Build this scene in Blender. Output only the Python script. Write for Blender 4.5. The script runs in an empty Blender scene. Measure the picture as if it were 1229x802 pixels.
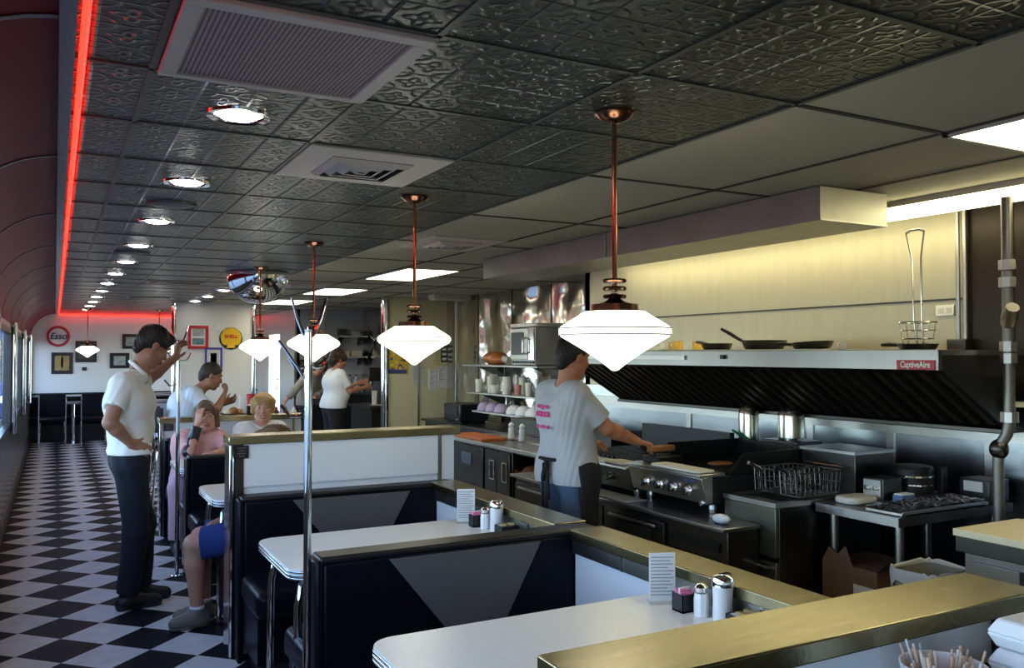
FX0, FY0 = .046, 5.075      # a corner of the floor tiling
WORLD, EXPO = 24.0, .85
import bpy, bmesh, math, random
import numpy as np
from mathutils import Vector, Matrix
random.seed(7)
C = bpy.context.scene.collection
PI = math.pi

# ------------------------------------------------------------------ materials
MATS = {}
def mat(name, col, rough=.5, metal=0., emit=None, estr=0., noise=0., nscale=20., bump=0., bscale=60., stretch=None, trans=0., alpha=1., coat=0., ior=1.45):
    if name in MATS: return MATS[name]
    m = bpy.data.materials.new(name); m.use_nodes = True
    nt = m.node_tree; b = nt.nodes['Principled BSDF']
    b.inputs['Base Color'].default_value = (*col, 1)
    b.inputs['Roughness'].default_value = rough
    b.inputs['Metallic'].default_value = metal
    b.inputs['IOR'].default_value = ior
    if trans: b.inputs['Transmission Weight'].default_value = trans
    if alpha < 1: b.inputs['Alpha'].default_value = alpha
    if coat: b.inputs['Coat Weight'].default_value = coat
    if emit:
        b.inputs['Emission Color'].default_value = (*emit, 1); b.inputs['Emission Strength'].default_value = estr
    if noise or bump:
        tc = nt.nodes.new('ShaderNodeTexCoord'); mp = nt.nodes.new('ShaderNodeMapping')
        nt.links.new(tc.outputs['Object'], mp.inputs[0])
        if stretch: mp.inputs['Scale'].default_value = stretch
        if noise:
            n = nt.nodes.new('ShaderNodeTexNoise'); n.inputs['Scale'].default_value = nscale; n.inputs['Detail'].default_value = 4
            nt.links.new(mp.outputs[0], n.inputs['Vector'])
            r = nt.nodes.new('ShaderNodeMapRange'); r.inputs['To Min'].default_value = 1-noise; r.inputs['To Max'].default_value = 1+noise
            nt.links.new(n.outputs['Fac'], r.inputs['Value'])
            mx = nt.nodes.new('ShaderNodeMix'); mx.data_type = 'RGBA'; mx.blend_type = 'MULTIPLY'; mx.inputs['Factor'].default_value = 1
            mx.inputs['A'].default_value = (*col, 1); nt.links.new(r.outputs[0], mx.inputs['B'])
            nt.links.new(mx.outputs['Result'], b.inputs['Base Color'])
        if bump:
            n2 = nt.nodes.new('ShaderNodeTexNoise'); n2.inputs['Scale'].default_value = bscale; n2.inputs['Detail'].default_value = 3
            nt.links.new(mp.outputs[0], n2.inputs['Vector'])
            bp = nt.nodes.new('ShaderNodeBump'); bp.inputs['Strength'].default_value = bump; bp.inputs['Distance'].default_value = .01
            nt.links.new(n2.outputs['Fac'], bp.inputs['Height']); nt.links.new(bp.outputs[0], b.inputs['Normal'])
    MATS[name] = m
    return m

class NG:
    """tiny node graph helper"""
    def __init__(s, name):
        s.m = bpy.data.materials.new(name); s.m.use_nodes = True; s.nt = s.m.node_tree
        s.b = s.nt.nodes['Principled BSDF']; MATS[name] = s.m
        tc = s.nt.nodes.new('ShaderNodeTexCoord'); sp = s.nt.nodes.new('ShaderNodeSeparateXYZ')
        s.nt.links.new(tc.outputs['Object'], sp.inputs[0]); s.x, s.y, s.z = sp.outputs; s.vec = tc.outputs['Object']
    def mth(s, op, a, b=None, c=None):
        n = s.nt.nodes.new('ShaderNodeMath'); n.operation = op
        for i, v in enumerate((a, b, c)):
            if v is None: continue
            if isinstance(v, (int, float)): n.inputs[i].default_value = v
            else: s.nt.links.new(v, n.inputs[i])
        return n.outputs[0]
    def mix(s, f, a, b):
        n = s.nt.nodes.new('ShaderNodeMix'); n.data_type = 'RGBA'
        s.nt.links.new(f, n.inputs['Factor'])
        for k, v in (('A', a), ('B', b)):
            if isinstance(v, tuple): n.inputs[k].default_value = (*v, 1)
            else: s.nt.links.new(v, n.inputs[k])
        return n.outputs['Result']
    def noise(s, sc, det=3):
        n = s.nt.nodes.new('ShaderNodeTexNoise'); n.inputs['Scale'].default_value = sc; n.inputs['Detail'].default_value = det
        s.nt.links.new(s.vec, n.inputs['Vector']); return n.outputs['Fac']
    def bump(s, h, st=.5, d=.01):
        n = s.nt.nodes.new('ShaderNodeBump'); n.inputs['Strength'].default_value = st; n.inputs['Distance'].default_value = d
        s.nt.links.new(h, n.inputs['Height']); s.nt.links.new(n.outputs[0], s.b.inputs['Normal'])
    def set(s, **k):
        for a, v in k.items():
            i = s.b.inputs[a.replace('_', ' ')]
            if isinstance(v, (int, float)): i.default_value = v
            elif isinstance(v, tuple): i.default_value = (*v, 1)
            else: s.nt.links.new(v, i)

# checkerboard floor laid on the diagonal
g = NG('floor_tile'); q = 1/(math.sqrt(2)*.305); X0, Y0 = FX0, FY0
u = g.mth('MULTIPLY', g.mth('ADD', g.mth('ADD', g.x, -X0), g.mth('ADD', g.y, -Y0)), q)
v = g.mth('MULTIPLY', g.mth('SUBTRACT', g.mth('ADD', g.x, -X0), g.mth('ADD', g.y, -Y0)), q)
par = g.mth('MULTIPLY', g.mth('FRACT', g.mth('MULTIPLY', g.mth('ADD', g.mth('FLOOR', u), g.mth('FLOOR', v)), .5)), 2)
nz = g.noise(9, 5)
col = g.mix(par, (.62, .60, .60), (.012, .012, .014))
mm = g.nt.nodes.new('ShaderNodeMix'); mm.data_type = 'RGBA'; mm.blend_type = 'MULTIPLY'; mm.inputs['Factor'].default_value = 1
g.nt.links.new(col, mm.inputs['A']); g.nt.links.new(g.mth('ADD', g.mth('MULTIPLY', nz, .5), .75), mm.inputs['B'])
g.set(Base_Color=mm.outputs['Result'], Roughness=g.mth('ADD', g.mth('MULTIPLY', nz, .15), .42), Specular_IOR_Level=.04)
# pressed tin ceiling
g = NG('tin')
PD = .1525
fu = g.mth('SUBTRACT', g.mth('FRACT', g.mth('DIVIDE', g.mth('ADD', g.x, -.23+6.1), PD)), .5)
fv = g.mth('SUBTRACT', g.mth('FRACT', g.mth('DIVIDE', g.mth('ADD', g.y, -1.95+6.1), PD)), .5)
au, av = g.mth('ABSOLUTE', fu), g.mth('ABSOLUTE', fv)
r = g.mth('SQRT', g.mth('ADD', g.mth('MULTIPLY', fu, fu), g.mth('MULTIPLY', fv, fv)))
def line(d, w):   # a raised rounded line where d is near 0
    return g.mth('MAXIMUM', g.mth('SUBTRACT', 1, g.mth('DIVIDE', g.mth('ABSOLUTE', d), w)), 0)
dc = g.mth('SQRT', g.mth('ADD', g.mth('POWER', g.mth('SUBTRACT', au, .5), 2), g.mth('POWER', g.mth('SUBTRACT', av, .5), 2)))
pet = g.mth('COSINE', g.mth('MULTIPLY', g.mth('ARCTAN2', fv, fu), 4))
h = line(g.mth('SUBTRACT', r, g.mth('ADD', .20, g.mth('MULTIPLY', pet, .07))), .07)
h = g.mth('ADD', h, g.mth('MULTIPLY', line(g.mth('SUBTRACT', dc, .30), .05), .8))
h = g.mth('ADD', h, g.mth('MULTIPLY', line(r, .09), 1.))
h = g.mth('ADD', h, g.mth('MULTIPLY', g.mth('MAXIMUM', line(g.mth('SUBTRACT', au, .5), .05), line(g.mth('SUBTRACT', av, .5), .05)), 1.2))
h = g.mth('ADD', h, g.mth('MULTIPLY', g.noise(60, 2), .35))
nzt = g.noise(1.1, 2)
g.set(Base_Color=(.068, .082, .078), Metallic=.85, Roughness=.30); g.bump(h, .8, .006)
# left wall mosaic tile
g = NG('wall_tile'); 
def grid(gg, a, b, s, w):
    fa = gg.mth('FRACT', gg.mth('DIVIDE', gg.mth('ADD', a, 50.), s)); fb = gg.mth('FRACT', gg.mth('DIVIDE', gg.mth('ADD', b, 50.), s))
    return gg.mth('MAXIMUM', gg.mth('LESS_THAN', fa, w), gg.mth('LESS_THAN', fb, w))
gr = grid(g, g.y, g.z, .1, .05)
g.set(Base_Color=g.mix(gr, (.13, .14, .14), (.03, .03, .03)), Roughness=.22)
# acoustic tile
g = NG('acoustic'); g.set(Base_Color=(.52, .48, .36), Roughness=.9); g.bump(g.noise(300, 2), .3, .003)
# warped steel sheet
g = NG('warped_steel')
wv = g.noise(2.3, 1)
g.set(Base_Color=(.66, .64, .60), Metallic=1., Roughness=.16); g.bump(g.mth('ADD', wv, g.mth('MULTIPLY', g.mth('SINE', g.mth('MULTIPLY', g.y, 10)), .15)), 1., .09)
# filter of the return grille: fine ribs
g = NG('grille_mesh')
rb = g.mth('ADD', g.mth('SINE', g.mth('MULTIPLY', g.x, 2*PI/.0125)), g.mth('MULTIPLY', g.mth('SINE', g.mth('MULTIPLY', g.y, 2*PI/.006)), .5))
g.set(Base_Color=g.mix(g.mth('LESS_THAN', rb, -.2), (.50, .36, .35), (.18, .12, .12)), Roughness=.6); g.bump(rb, .5, .003)
# red panel of the cove
g = NG('cove_red'); g.set(Base_Color=(.22, .012, .022), Roughness=.4, Metallic=.0, Specular_IOR_Level=.06); g.bump(g.noise(1.2, 1), .15, .05)
# crazed laminate table top
g = NG('laminate'); g.set(Base_Color=g.mix(g.noise(60, 4), (.76, .75, .70), (.90, .89, .85)), Roughness=.25)

steel = mat('steel', (.46, .45, .42), .30, 1, noise=.12, nscale=8, bump=.12, bscale=40, stretch=(1, 1, 8))
steelw = mat('steel_wall', (.52, .485, .36), .5, 1, noise=.1, nscale=3, bump=.1, bscale=30, stretch=(1, 6, 1))
steelsplash = mat('steel_splash', (.46, .50, .54), .24, 1, noise=.12, nscale=4, bump=.5, bscale=2.2)
steeld = mat('steel_dark', (.085, .083, .075), .33, 1, noise=.2, nscale=10)  # lower kitchen stainless: the dark surroundings it mirrors are put into the colour
steelcap = mat('steel_cap', (.37, .325, .19), .25, 1, noise=.3, nscale=5, bump=.06, bscale=60, stretch=(1, 8, 1))  # stainless; reflected yellow kitchen light is put into the base colour
chrome = mat('chrome', (.86, .87, .88), .06, 1)
chromer = mat('chrome_ribbed', (.75, .76, .78), .14, 1)
copper = mat('copper', (.50, .22, .12), .16, 1)
bronze = mat('bronze', (.20, .10, .06), .2, 1)
vinyl = mat('black_vinyl', (.005, .0055, .009), .32, 0, bump=.15, bscale=14)
for m_ in (vinyl,): m_.node_tree.nodes['Principled BSDF'].inputs['Specular IOR Level'].default_value = .13
vinylg = mat('grey_vinyl', (.095, .092, .092), .5, 0, bump=.2, bscale=120)
vtrim = mat('black_trim', (.006, .006, .007), .4)
white = mat('white_laminate', (.80, .81, .84), .35)
wallw = mat('wall_white', (.76, .74, .72), .4, noise=.03)
wally = mat('wall_cream', (.72, .66, .42), .55, noise=.05)
wallg = mat('wall_grey', (.50, .50, .54), .5, noise=.04)
blackm = mat('black_metal', (.012, .012, .012), .4, .2, noise=.2)
iron = mat('cast_iron', (.010, .010, .010), .45, .3, bump=.2, bscale=120)
plasw = mat('white_plastic', (.80, .79, .74), .4)
plasb = mat('black_plastic', (.012, .012, .014), .3)
china = mat('china', (.80, .77, .68), .2)
chinay = mat('china_yellow', (.80, .52, .12), .25)
paper = mat('paper', (.80, .80, .80), .8)
paperw = mat('paper_grey', (.62, .60, .56), .8, noise=.12, nscale=90)
card = mat('cardboard', (.16, .085, .04), .85, noise=.15)
gwhite = mat('grille_white', (.68, .60, .52), .5)
tbar = mat('tbar_grey', (.12, .13, .115), .4, .6)
tbarb = mat('tbar_dark', (.05, .048, .042), .7)  # dark T-bars between the kitchen ceiling tiles
sock = mat('socket_dark', (.02, .02, .02), .6)
glassm = mat('clear_glass', (.9, .92, .92), .03, 0, trans=1., ior=1.45)
glassp = mat('window_glass', (.10, .11, .12), .02, 0, alpha=.12)
redp = mat('red_plastic', (.45, .02, .04), .3)
pinkp = mat('pink_paper', (.85, .20, .42), .7)
foil = mat('foil', (.80, .82, .86), .2, 1, bump=.9, bscale=30)
cloth = mat('cloth_cream', (.62, .58, .50), .9, bump=.4, bscale=40)
foam = mat('foam', (.82, .83, .86), .6)
food = mat('food_brown', (.35, .14, .05), .6, noise=.4, nscale=60)
wood = mat('wood_orange', (.52, .13, .03), .5, noise=.25, nscale=20, stretch=(1, 8, 8))
board = mat('board_cream', (.72, .62, .40), .5, noise=.08)
pinkt = mat('print_pink', (.80, .12, .35), .8)
green = mat('green_plastic', (.02, .22, .08), .35)
# ------------------------------------------------------------------ mesh builder
class MB:
    def __init__(s): s.v = []; s.f = []
    def add(s, vs, fs):
        o = len(s.v); s.v += [tuple(p) for p in vs]; s.f += [tuple(i+o for i in f) for f in fs]; return s
    def box(s, x0, x1, y0, y1, z0, z1):
        return s.add([(x0,y0,z0),(x1,y0,z0),(x1,y1,z0),(x0,y1,z0),(x0,y0,z1),(x1,y0,z1),(x1,y1,z1),(x0,y1,z1)],
                     [(0,3,2,1),(4,5,6,7),(0,1,5,4),(1,2,6,5),(2,3,7,6),(3,0,4,7)])
    def prism(s, poly, ax, a0, a1):
        """poly: 2-D points in the plane across axis ax (x: y,z  y: x,z  z: x,y)"""
        def P(p, a): return {'x': (a, p[0], p[1]), 'y': (p[0], a, p[1]), 'z': (p[0], p[1], a)}[ax]
        n = len(poly)
        return s.add([P(p, a0) for p in poly]+[P(p, a1) for p in poly],
                     [tuple(range(n))[::-1], tuple(range(n, 2*n))]+[(i, (i+1) % n, n+(i+1) % n, n+i) for i in range(n)])
    def tube(s, pts, r, n=10, cap=True):
        pts = [Vector(p) for p in pts]; rr = r if isinstance(r, (list, tuple)) else [r]*len(pts)
        vs = []; up = None
        for i, p in enumerate(pts):
            t = ((pts[i+1]-p) if i == 0 else (p-pts[i-1]) if i == len(pts)-1 else (pts[i+1]-p).normalized()+(p-pts[i-1]).normalized()).normalized()
            if up is None:
                up = Vector((0,0,1)) if abs(t.z) < .9 else Vector((1,0,0))
            a = t.cross(up).normalized(); up = a.cross(t).normalized()
            for k in range(n):
                c = 2*PI*k/n; vs.append(p+(a*math.cos(c)+up*math.sin(c))*rr[i])
        m = len(pts)
        fs = [(i*n+k, i*n+(k+1) % n, (i+1)*n+(k+1) % n, (i+1)*n+k) for i in range(m-1) for k in range(n)]
        if cap: fs += [tuple(range(n))[::-1], tuple(range((m-1)*n, m*n))]
        return s.add(vs, fs)
    def lathe(s, prof, c=(0,0,0), n=32, ax='z', cap=True):
        vs = []
        for r, h in prof:
            for k in range(n):
                a = 2*PI*k/n; x, y = r*math.cos(a), r*math.sin(a)
                q = {'z': (x, y, h), 'x': (h, x, y), 'y': (y, h, x)}[ax]
                vs.append((c[0]+q[0], c[1]+q[1], c[2]+q[2]))
        m = len(prof)
        fs = [(i*n+k, i*n+(k+1) % n, (i+1)*n+(k+1) % n, (i+1)*n+k) for i in range(m-1) for k in range(n)]
        if cap: fs += [tuple(range(n))[::-1], tuple(range((m-1)*n, m*n))]
        return s.add(vs, fs)
    def ell(s, c, r, n=20, m=12):
        prof = [(math.sin(PI*(i+.02)/(m+.04)), -math.cos(PI*(i+.02)/(m+.04))) for i in range(m+1)]
        o = len(s.v); s.lathe(prof, n=n)
        for i in range(o, len(s.v)):
            p = s.v[i]; s.v[i] = (c[0]+p[0]*r[0], c[1]+p[1]*r[1], c[2]+p[2]*r[2])
        return s
    def rot(s, ang, c=(0,0,0), ax='Z'):
        M = Matrix.Translation(c) @ Matrix.Rotation(ang, 4, ax) @ Matrix.Translation([-k for k in c])
        s.v = [tuple(M @ Vector(p)) for p in s.v]; return s

def rrect(x0, x1, y0, y1, r, n=6, corners=(1,1,1,1)):
    out = []
    for (cx, cy, a0, on) in ((x0+r, y0+r, PI, corners[0]), (x1-r, y0+r, 1.5*PI, corners[1]), (x1-r, y1-r, 0, corners[2]), (x0+r, y1-r, .5*PI, corners[3])):
        if on: out += [(cx+r*math.cos(a0+.5*PI*k/n), cy+r*math.sin(a0+.5*PI*k/n)) for k in range(n+1)]
        else: out.append((cx-r if a0 in (PI, .5*PI) else cx+r, cy-r if a0 in (PI, 1.5*PI) else cy+r))
    return out

def link_mesh(name, verts, faces, m, parent=None, smooth=False, bevel=0., seg=2, org=None, angle=35):
    me = bpy.data.meshes.new(name)
    root = parent
    o0 = Vector((0,0,0))
    r = parent
    while r is not None:
        o0 = o0 + r.location; r = r.parent
    if org is not None: o0 = o0+Vector(org)
    me.from_pydata([tuple(Vector(p)-o0) for p in verts], [], faces)
    me.validate()
    bm = bmesh.new(); bm.from_mesh(me)
    bmesh.ops.recalc_face_normals(bm, faces=bm.faces)
    if bevel:
        es = [e for e in bm.edges if len(e.link_faces) == 2 and e.calc_face_angle(0) > .5]
        bv = bmesh.ops.bevel(bm, geom=es, offset=bevel, segments=seg, affect='EDGES', profile=.5, clamp_overlap=True)
        if not smooth:
            for f in bv['faces']: f.smooth = True
    if smooth:
        for f in bm.faces: f.smooth = True
        for e in bm.edges:
            if len(e.link_faces) == 2 and e.calc_face_angle(0) > math.radians(angle): e.smooth = False
    bm.to_mesh(me); bm.free()
    me.materials.append(m)
    o = bpy.data.objects.new(name, me); C.objects.link(o)
    if org is not None: o.location = org
    if parent: o.parent = parent
    return o

def part(name, mb, m, parent, smooth=False, bevel=0., seg=2, label=None, angle=35):
    o = link_mesh(name, mb.v, mb.f, m, parent, smooth, bevel, seg, angle=angle)
    if label: o['label'] = label
    return o
def tag(o, label, cat, group=None, kind=None):
    o['label'] = label; o['category'] = cat
    if group: o['group'] = group
    if kind: o['kind'] = kind
    return o
def thing(name, label, cat, loc=(0,0,0), group=None):
    o = bpy.data.objects.new(name, None); o.empty_display_size = .1; C.objects.link(o); o.location = loc
    return tag(o, label, cat, group)
def solo(name, mb, m, label, cat, group=None, smooth=False, bevel=0., seg=2, kind=None):
    xs, ys, zs = zip(*mb.v)
    org = ((min(xs)+max(xs))/2, (min(ys)+max(ys))/2, min(zs))
    o = link_mesh(name, mb.v, mb.f, m, None, smooth, bevel, seg, org=org)
    return tag(o, label, cat, group, kind)
def struct(name, mb, m, parent=None, smooth=False, bevel=0.):
    o = link_mesh(name, mb.v, mb.f, m, parent, smooth, bevel)
    if parent is None: o['kind'] = 'structure'
    return o
def copy_tree(o, loc=None, label=None, rotz=None, parent=None):
    c = o.copy(); C.objects.link(c)
    if parent is not None: c.parent = parent
    if loc is not None: c.location = loc
    if rotz is not None: c.rotation_euler = (0, 0, rotz)
    if label: c['label'] = label
    for ch in list(o.children): copy_tree(ch, parent=c)
    return c
def text(name, body, size, m, parent, loc, rot, extrude=.001, align='CENTER', shear=0., bold=0., sx=1.):
    cu = bpy.data.curves.new(name, 'FONT'); cu.body = body; cu.size = size; cu.extrude = extrude
    cu.align_x = align; cu.align_y = 'CENTER'; cu.shear = shear; cu.offset = bold
    cu.materials.append(m)
    tmp = bpy.data.objects.new(name, cu); C.objects.link(tmp)
    me = bpy.data.meshes.new_from_object(tmp.evaluated_get(bpy.context.evaluated_depsgraph_get()))
    bpy.data.objects.remove(tmp); bpy.data.curves.remove(cu)
    o = bpy.data.objects.new(name, me); C.objects.link(o)
    o.parent = parent; o.location = Vector(loc)-(parent.location if parent else Vector((0,0,0))); o.rotation_euler = rot; o.scale = (sx, 1, 1)
    return o
# ------------------------------------------------------------------ the setting
CZ = 2.42
struct('floor', MB().box(-.46, 5.2, -2.6, 18.5, -.05, 0), MATS['floor_tile'])
struct('ground_outside', MB().box(-30, -.46, -20, 40, -.25, -.15), mat('asphalt', (.22, .22, .22), .9, noise=.2))
struct('ceiling', MB().box(.03, 2.1, -2.6, 18.3, CZ, CZ+.03), MATS['tin'])
struct('ceiling_kitchen', MB().box(2.1, 5.2, -2.6, 18.3, CZ, CZ+.03), MATS['acoustic'])
m = MB()
for x in (.23, .84, 1.45, 2.085): m.box(x-.009, x+.009, -2.6, 18.3, CZ-.004, CZ+.002)
for k in range(-7, 27): y = 1.95+.61*k; m.box(.03, 2.09, y-.009, y+.009, CZ-.004, CZ+.002)
struct('trim_1', m, tbar)
m = MB()
for x in (2.82, 3.43, 4.04): m.box(x-.011, x+.011, -2.6, 18.3, CZ-.005, CZ+.002)
for k in range(-3, 14): y = 1.95+1.215*k; m.box(2.1, 5.1, y-.011, y+.011, CZ-.005, CZ+.002)
struct('trim_2', m, tbarb)
# red cove along the window side, its metal edge
N = 14; arc = [(.03-.43*math.sin(.5*PI*i/N), 1.93+.46*math.cos(.5*PI*i/N)) for i in range(N+1)]
arc2 = [(x-.02, z+.02) for x, z in arc]
struct('ceiling_cove', MB().prism(arc+arc2[::-1], 'y', -2.6, 18.3), MATS['cove_red'], smooth=True)
m = MB()
for k in range(-2, 12):
    y = .62+1.55*k
    m.prism([(x+.004*math.sin(.5*PI*i/N), z-.004*math.cos(.5*PI*i/N)) for i, (x, z) in enumerate(arc)]+arc2[::-1], 'y', y-.012, y+.012)
struct('trim_3', m, mat('seam_metal', (.12, .10, .11), .3, .9), smooth=True)
m = MB().box(.0, .035, -2.6, 18.3, CZ-.05, CZ+.02); m.box(.002, .012, -2.6, 18.3, CZ-.06, CZ-.04)
struct('trim_4', m, mat('edge_metal', (.35, .36, .40), .2, 1))
struct('wall_far', MB().box(-.46, 5.2, 18.3, 18.4, -.05, CZ+.1), wallw)
struct('wall_back', MB().box(-.46, 5.2, -2.7, -2.6, -.05, CZ+.1), wally)
m = MB(); m.box(-.45, 3.75, 18.27, 18.3, .85, .88)
struct('baseboard_far', m, vtrim)
# window wall on the left
SILL, HEAD = .86, 1.88
m = MB().box(-.46, -.4, -2.6, 18.3, -.05, SILL)
struct('wall_left', m, MATS['wall_tile'])
struct('wall_left_head', MB().box(-.46, -.4, -2.6, 18.3, HEAD, 2.0), wallw)
struct('baseboard_left', MB().box(-.4, -.385, -2.6, 18.3, 0, .12), vtrim)
m = MB(); PITCH = 3.1; ys = [-2.6]+[.9+PITCH*k for k in range(-1, 6)]+[18.3]
for y in ys: m.box(-.47, -.375, y-.09, y+.09, SILL-.02, HEAD+.02)
struct('wall_left_piers', m, mat('pier_dark', (.03, .03, .035), .3, .3), bevel=.01)
for k, y in enumerate(ys[1:-1]): struct('trim_%d' % (12+k), MB().tube([(-.372, y-.05, SILL-.06), (-.372, y-.05, HEAD+.06)], .032, 14), chrome, smooth=True)
for i in range(len(ys)-1):
    a, b = ys[i]+.09, ys[i+1]-.09
    if b-a < .2: continue
    mm_ = (a+b)/2
    m = MB().box(-.45, -.395, a, b, SILL, SILL+.05).box(-.45, -.395, a, b, HEAD-.05, HEAD).box(-.45, -.395, a, a+.04, SILL+.05, HEAD-.05).box(-.45, -.395, b-.04, b, SILL+.05, HEAD-.05)
    w = struct('window_%d' % (i+1), m, MATS['pier_dark'])
    struct('pane', MB().box(-.43, -.424, a+.04, b-.04, SILL+.05, HEAD-.05), glassp, w)
# divider wall with the signs, pantry cross wall, wall of the side door, kitchen walls
struct('wall_divider', MB().box(1.6, 2.78, 13.9, 14.02, 0, CZ), wallw)
struct('trim_5', MB().tube([(1.6, 13.9, 0), (1.6, 13.9, CZ)], .035, 12).tube([(2.79, 13.9, 0), (2.79, 13.9, CZ)], .04, 12), chrome, smooth=True)
struct('wall_pantry', MB().box(4.06, 5.05, 11.3, 11.4, 0, CZ), wally)
struct('trim_6', MB().tube([(4.04, 11.29, 0), (4.04, 11.29, CZ)], .04, 12).box(4.06, 4.1, 11.27, 11.3, 0, CZ), chrome, smooth=True)
struct('trim_7', MB().box(4.985, 5.0, 10.98, 11.06, 0, CZ).box(4.55, 4.57, 11.285, 11.3, 0, CZ), steel)
struct('wall_side', MB().box(3.75, 3.83, 15.1, 16.2, 0, CZ).box(3.75, 3.83, 17.35, 18.3, 0, CZ).box(3.75, 3.83, 16.2, 17.35, 2.1, CZ), wallw)
d = struct('door_1', MB().box(3.76, 3.82, 16.2, 16.3, 0, 2.1).box(3.76, 3.82, 17.25, 17.35, 0, 2.1).box(3.76, 3.82, 16.3, 17.25, 0, .25).box(3.76, 3.82, 16.3, 17.25, 2.0, 2.1), plasw)
struct('pane', MB().box(3.785, 3.792, 16.3, 17.25, .25, 2.0), glassp, d)
struct('door_handle', MB().tube([(3.76, 16.36, .95), (3.71, 16.36, .97), (3.71, 16.36, 1.13), (3.76, 16.36, 1.15)], .012), chrome, d)
struct('wall_alcove', MB().box(3.75, 5.1, 15.1, 15.18, 0, CZ), wallg)
struct('trim_8', MB().box(4.28, 4.32, 15.07, 15.1, 0, CZ).box(3.73, 3.77, 15.06, 15.1, 0, CZ), steel)
struct('wall_kitchen_back', MB().box(5.0, 5.12, 6.62, 15.1, 0, CZ), MATS['warped_steel'])
m = MB()
for y in (7.4, 8.35, 9.3, 10.25): m.box(4.992, 5.0, y-.006, y+.006, .9, CZ)
struct('trim_9', m, steeld)
struct('wall_kitchen', MB().box(4.33, 4.41, 2.88, 6.62, 1.0, CZ).box(4.33, 5.0, 6.54, 6.62, 0, CZ), steelw)
struct('wall_kitchen_splash', MB().box(4.325, 4.41, .6, 6.62, 0, 1.34), steelsplash)
struct('wall_kitchen_corner', MB().box(4.33, 4.41, .6, 2.88, 1.34, CZ), mat('bronze_panel', (.028, .02, .016), .35, .6, noise=.4, nscale=3))  # upper corner of the wall, coloured much darker than the steel beside it
struct('wall_right', MB().box(5.12, 5.2, -2.6, 15.2, 0, CZ+.1), wallw)
m = MB().box(4.322, 4.33, 2.88, 6.6, 1.915, 1.925)
for y in (2.62, 2.3): m.box(4.322, 4.33, y-.005, y+.005, 1.34, CZ)
struct('trim_10', m, steeld)
m = MB()
for y in (2.75, 3.35, 3.95, 4.55, 5.15): m.box(4.315, 4.325, y-.025, y+.025, .8, 1.3)
m.box(4.28, 4.325, 2.2, 6.5, 1.165, 1.25)
struct('trim_11', m, steel)

# neon tube on the ceiling edge
ng = mat('neon_red', (1, .1, .05), .4, emit=(1., .016, .008), estr=3.4)
t = thing('neon_tube', 'long glowing red neon tube along the ceiling edge above the windows', 'neon light', (.055, 9, CZ-.03))
part('tube', MB().tube([(.055, -2.5, CZ-.02), (.055, 18.2, CZ-.02)], .0095, 10), ng, t, True)
for k in range(0, 20): part('bracket', MB().box(.04, .07, -2.4+1.05*k, -2.38+1.05*k, CZ-.02, CZ), chromer, t)
t = thing('neon_tube', 'glowing red neon tube crossing high on the far wall', 'neon light', (2, 18.2, CZ-.05))
part('tube', MB().tube([(.055, 18.2, CZ-.05), (3.7, 18.2, CZ-.05)], .016, 10), ng, t, True)
for k in range(5): part('bracket', MB().box(.3+.8*k, .32+.8*k, 18.2, 18.3, CZ-.06, CZ-.03), chromer, t)

# ------------------------------------------------------------------ ceiling fittings
lamp = mat('lamp_white', (1, 1, 1), .5, emit=(1., .96, .9), estr=14.)
panelm = mat('diffuser_white', (1, 1, 1), .5, emit=(1., .95, .70), estr=4.6)
dl = None
spots = [(.53, 2.91), (.53, 4.17), (.53, 5.48), (.53, 6.77), (.53, 8.0), (.52, 9.25), (.51, 10.55), (.51, 11.85), (.5, 13.1), (.5, 14.4), (.49, 15.7), (.49, 17.0), (.53, 1.6), (.53, .3), (.53, -1.2),
         (1.85, 11.02), (1.85, 12.3), (1.85, 13.5)]
ordn = ['nearest in view', 'second', 'third', 'fourth', 'fifth', 'sixth', 'seventh', 'eighth', 'ninth', 'tenth', 'eleventh', 'twelfth']
for i, (x, y) in enumerate(spots):
    if i < 12: lb = 'chrome ringed round ceiling downlight, %s of the row beside the red neon' % ordn[i]
    elif i < 15: lb = 'chrome ringed downlight over the entrance behind the viewer, number %s from the tables' % ('one', 'two', 'three')[i-12]
    else: lb = 'round ceiling downlight in the short row before the sign wall, %s' % ('nearest of three', 'middle of three', 'farthest of three')[i-15]
    if dl is None:
        dl = thing('downlight', lb, 'ceiling light', (0, 0, CZ), 'recessed ceiling downlights')
        part('ring', MB().lathe([(.105, -.002), (.102, -.012), (.082, -.010), (.078, -.001)], (0, 0, CZ), 36, cap=False), chrome, dl, True)
        part('bulb', MB().lathe([(.077, .0), (.06, -.012), (.03, -.018), (.001, -.02)], (0, 0, CZ), 28, cap=False), lamp, dl, True)
        dl.location = (x, y, CZ)
    else: copy_tree(dl, (x, y, CZ), lb)
# round speakers
for i, (x, y) in enumerate(((.54, 4.84), (.53, 7.3))):
    lb = ('round flat grey ceiling speaker just past the second downlight', 'round flat grey ceiling speaker past the fourth downlight')[i]
    t = thing('ceiling_speaker', lb, 'speaker', (x, y, CZ), 'ceiling speakers')
    part('grille', MB().lathe([(.001, -.013), (.10, -.012), (.118, -.006)], (x, y, CZ), 36, cap=False), mat('speaker_grey', (.20, .20, .20), .5, .5), t, True)
    part('rim', MB().lathe([(.116, -.004), (.118, -.012), (.126, -.010), (.13, .0)], (x, y, CZ), 36, cap=False), tbar, t, True)
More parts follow.
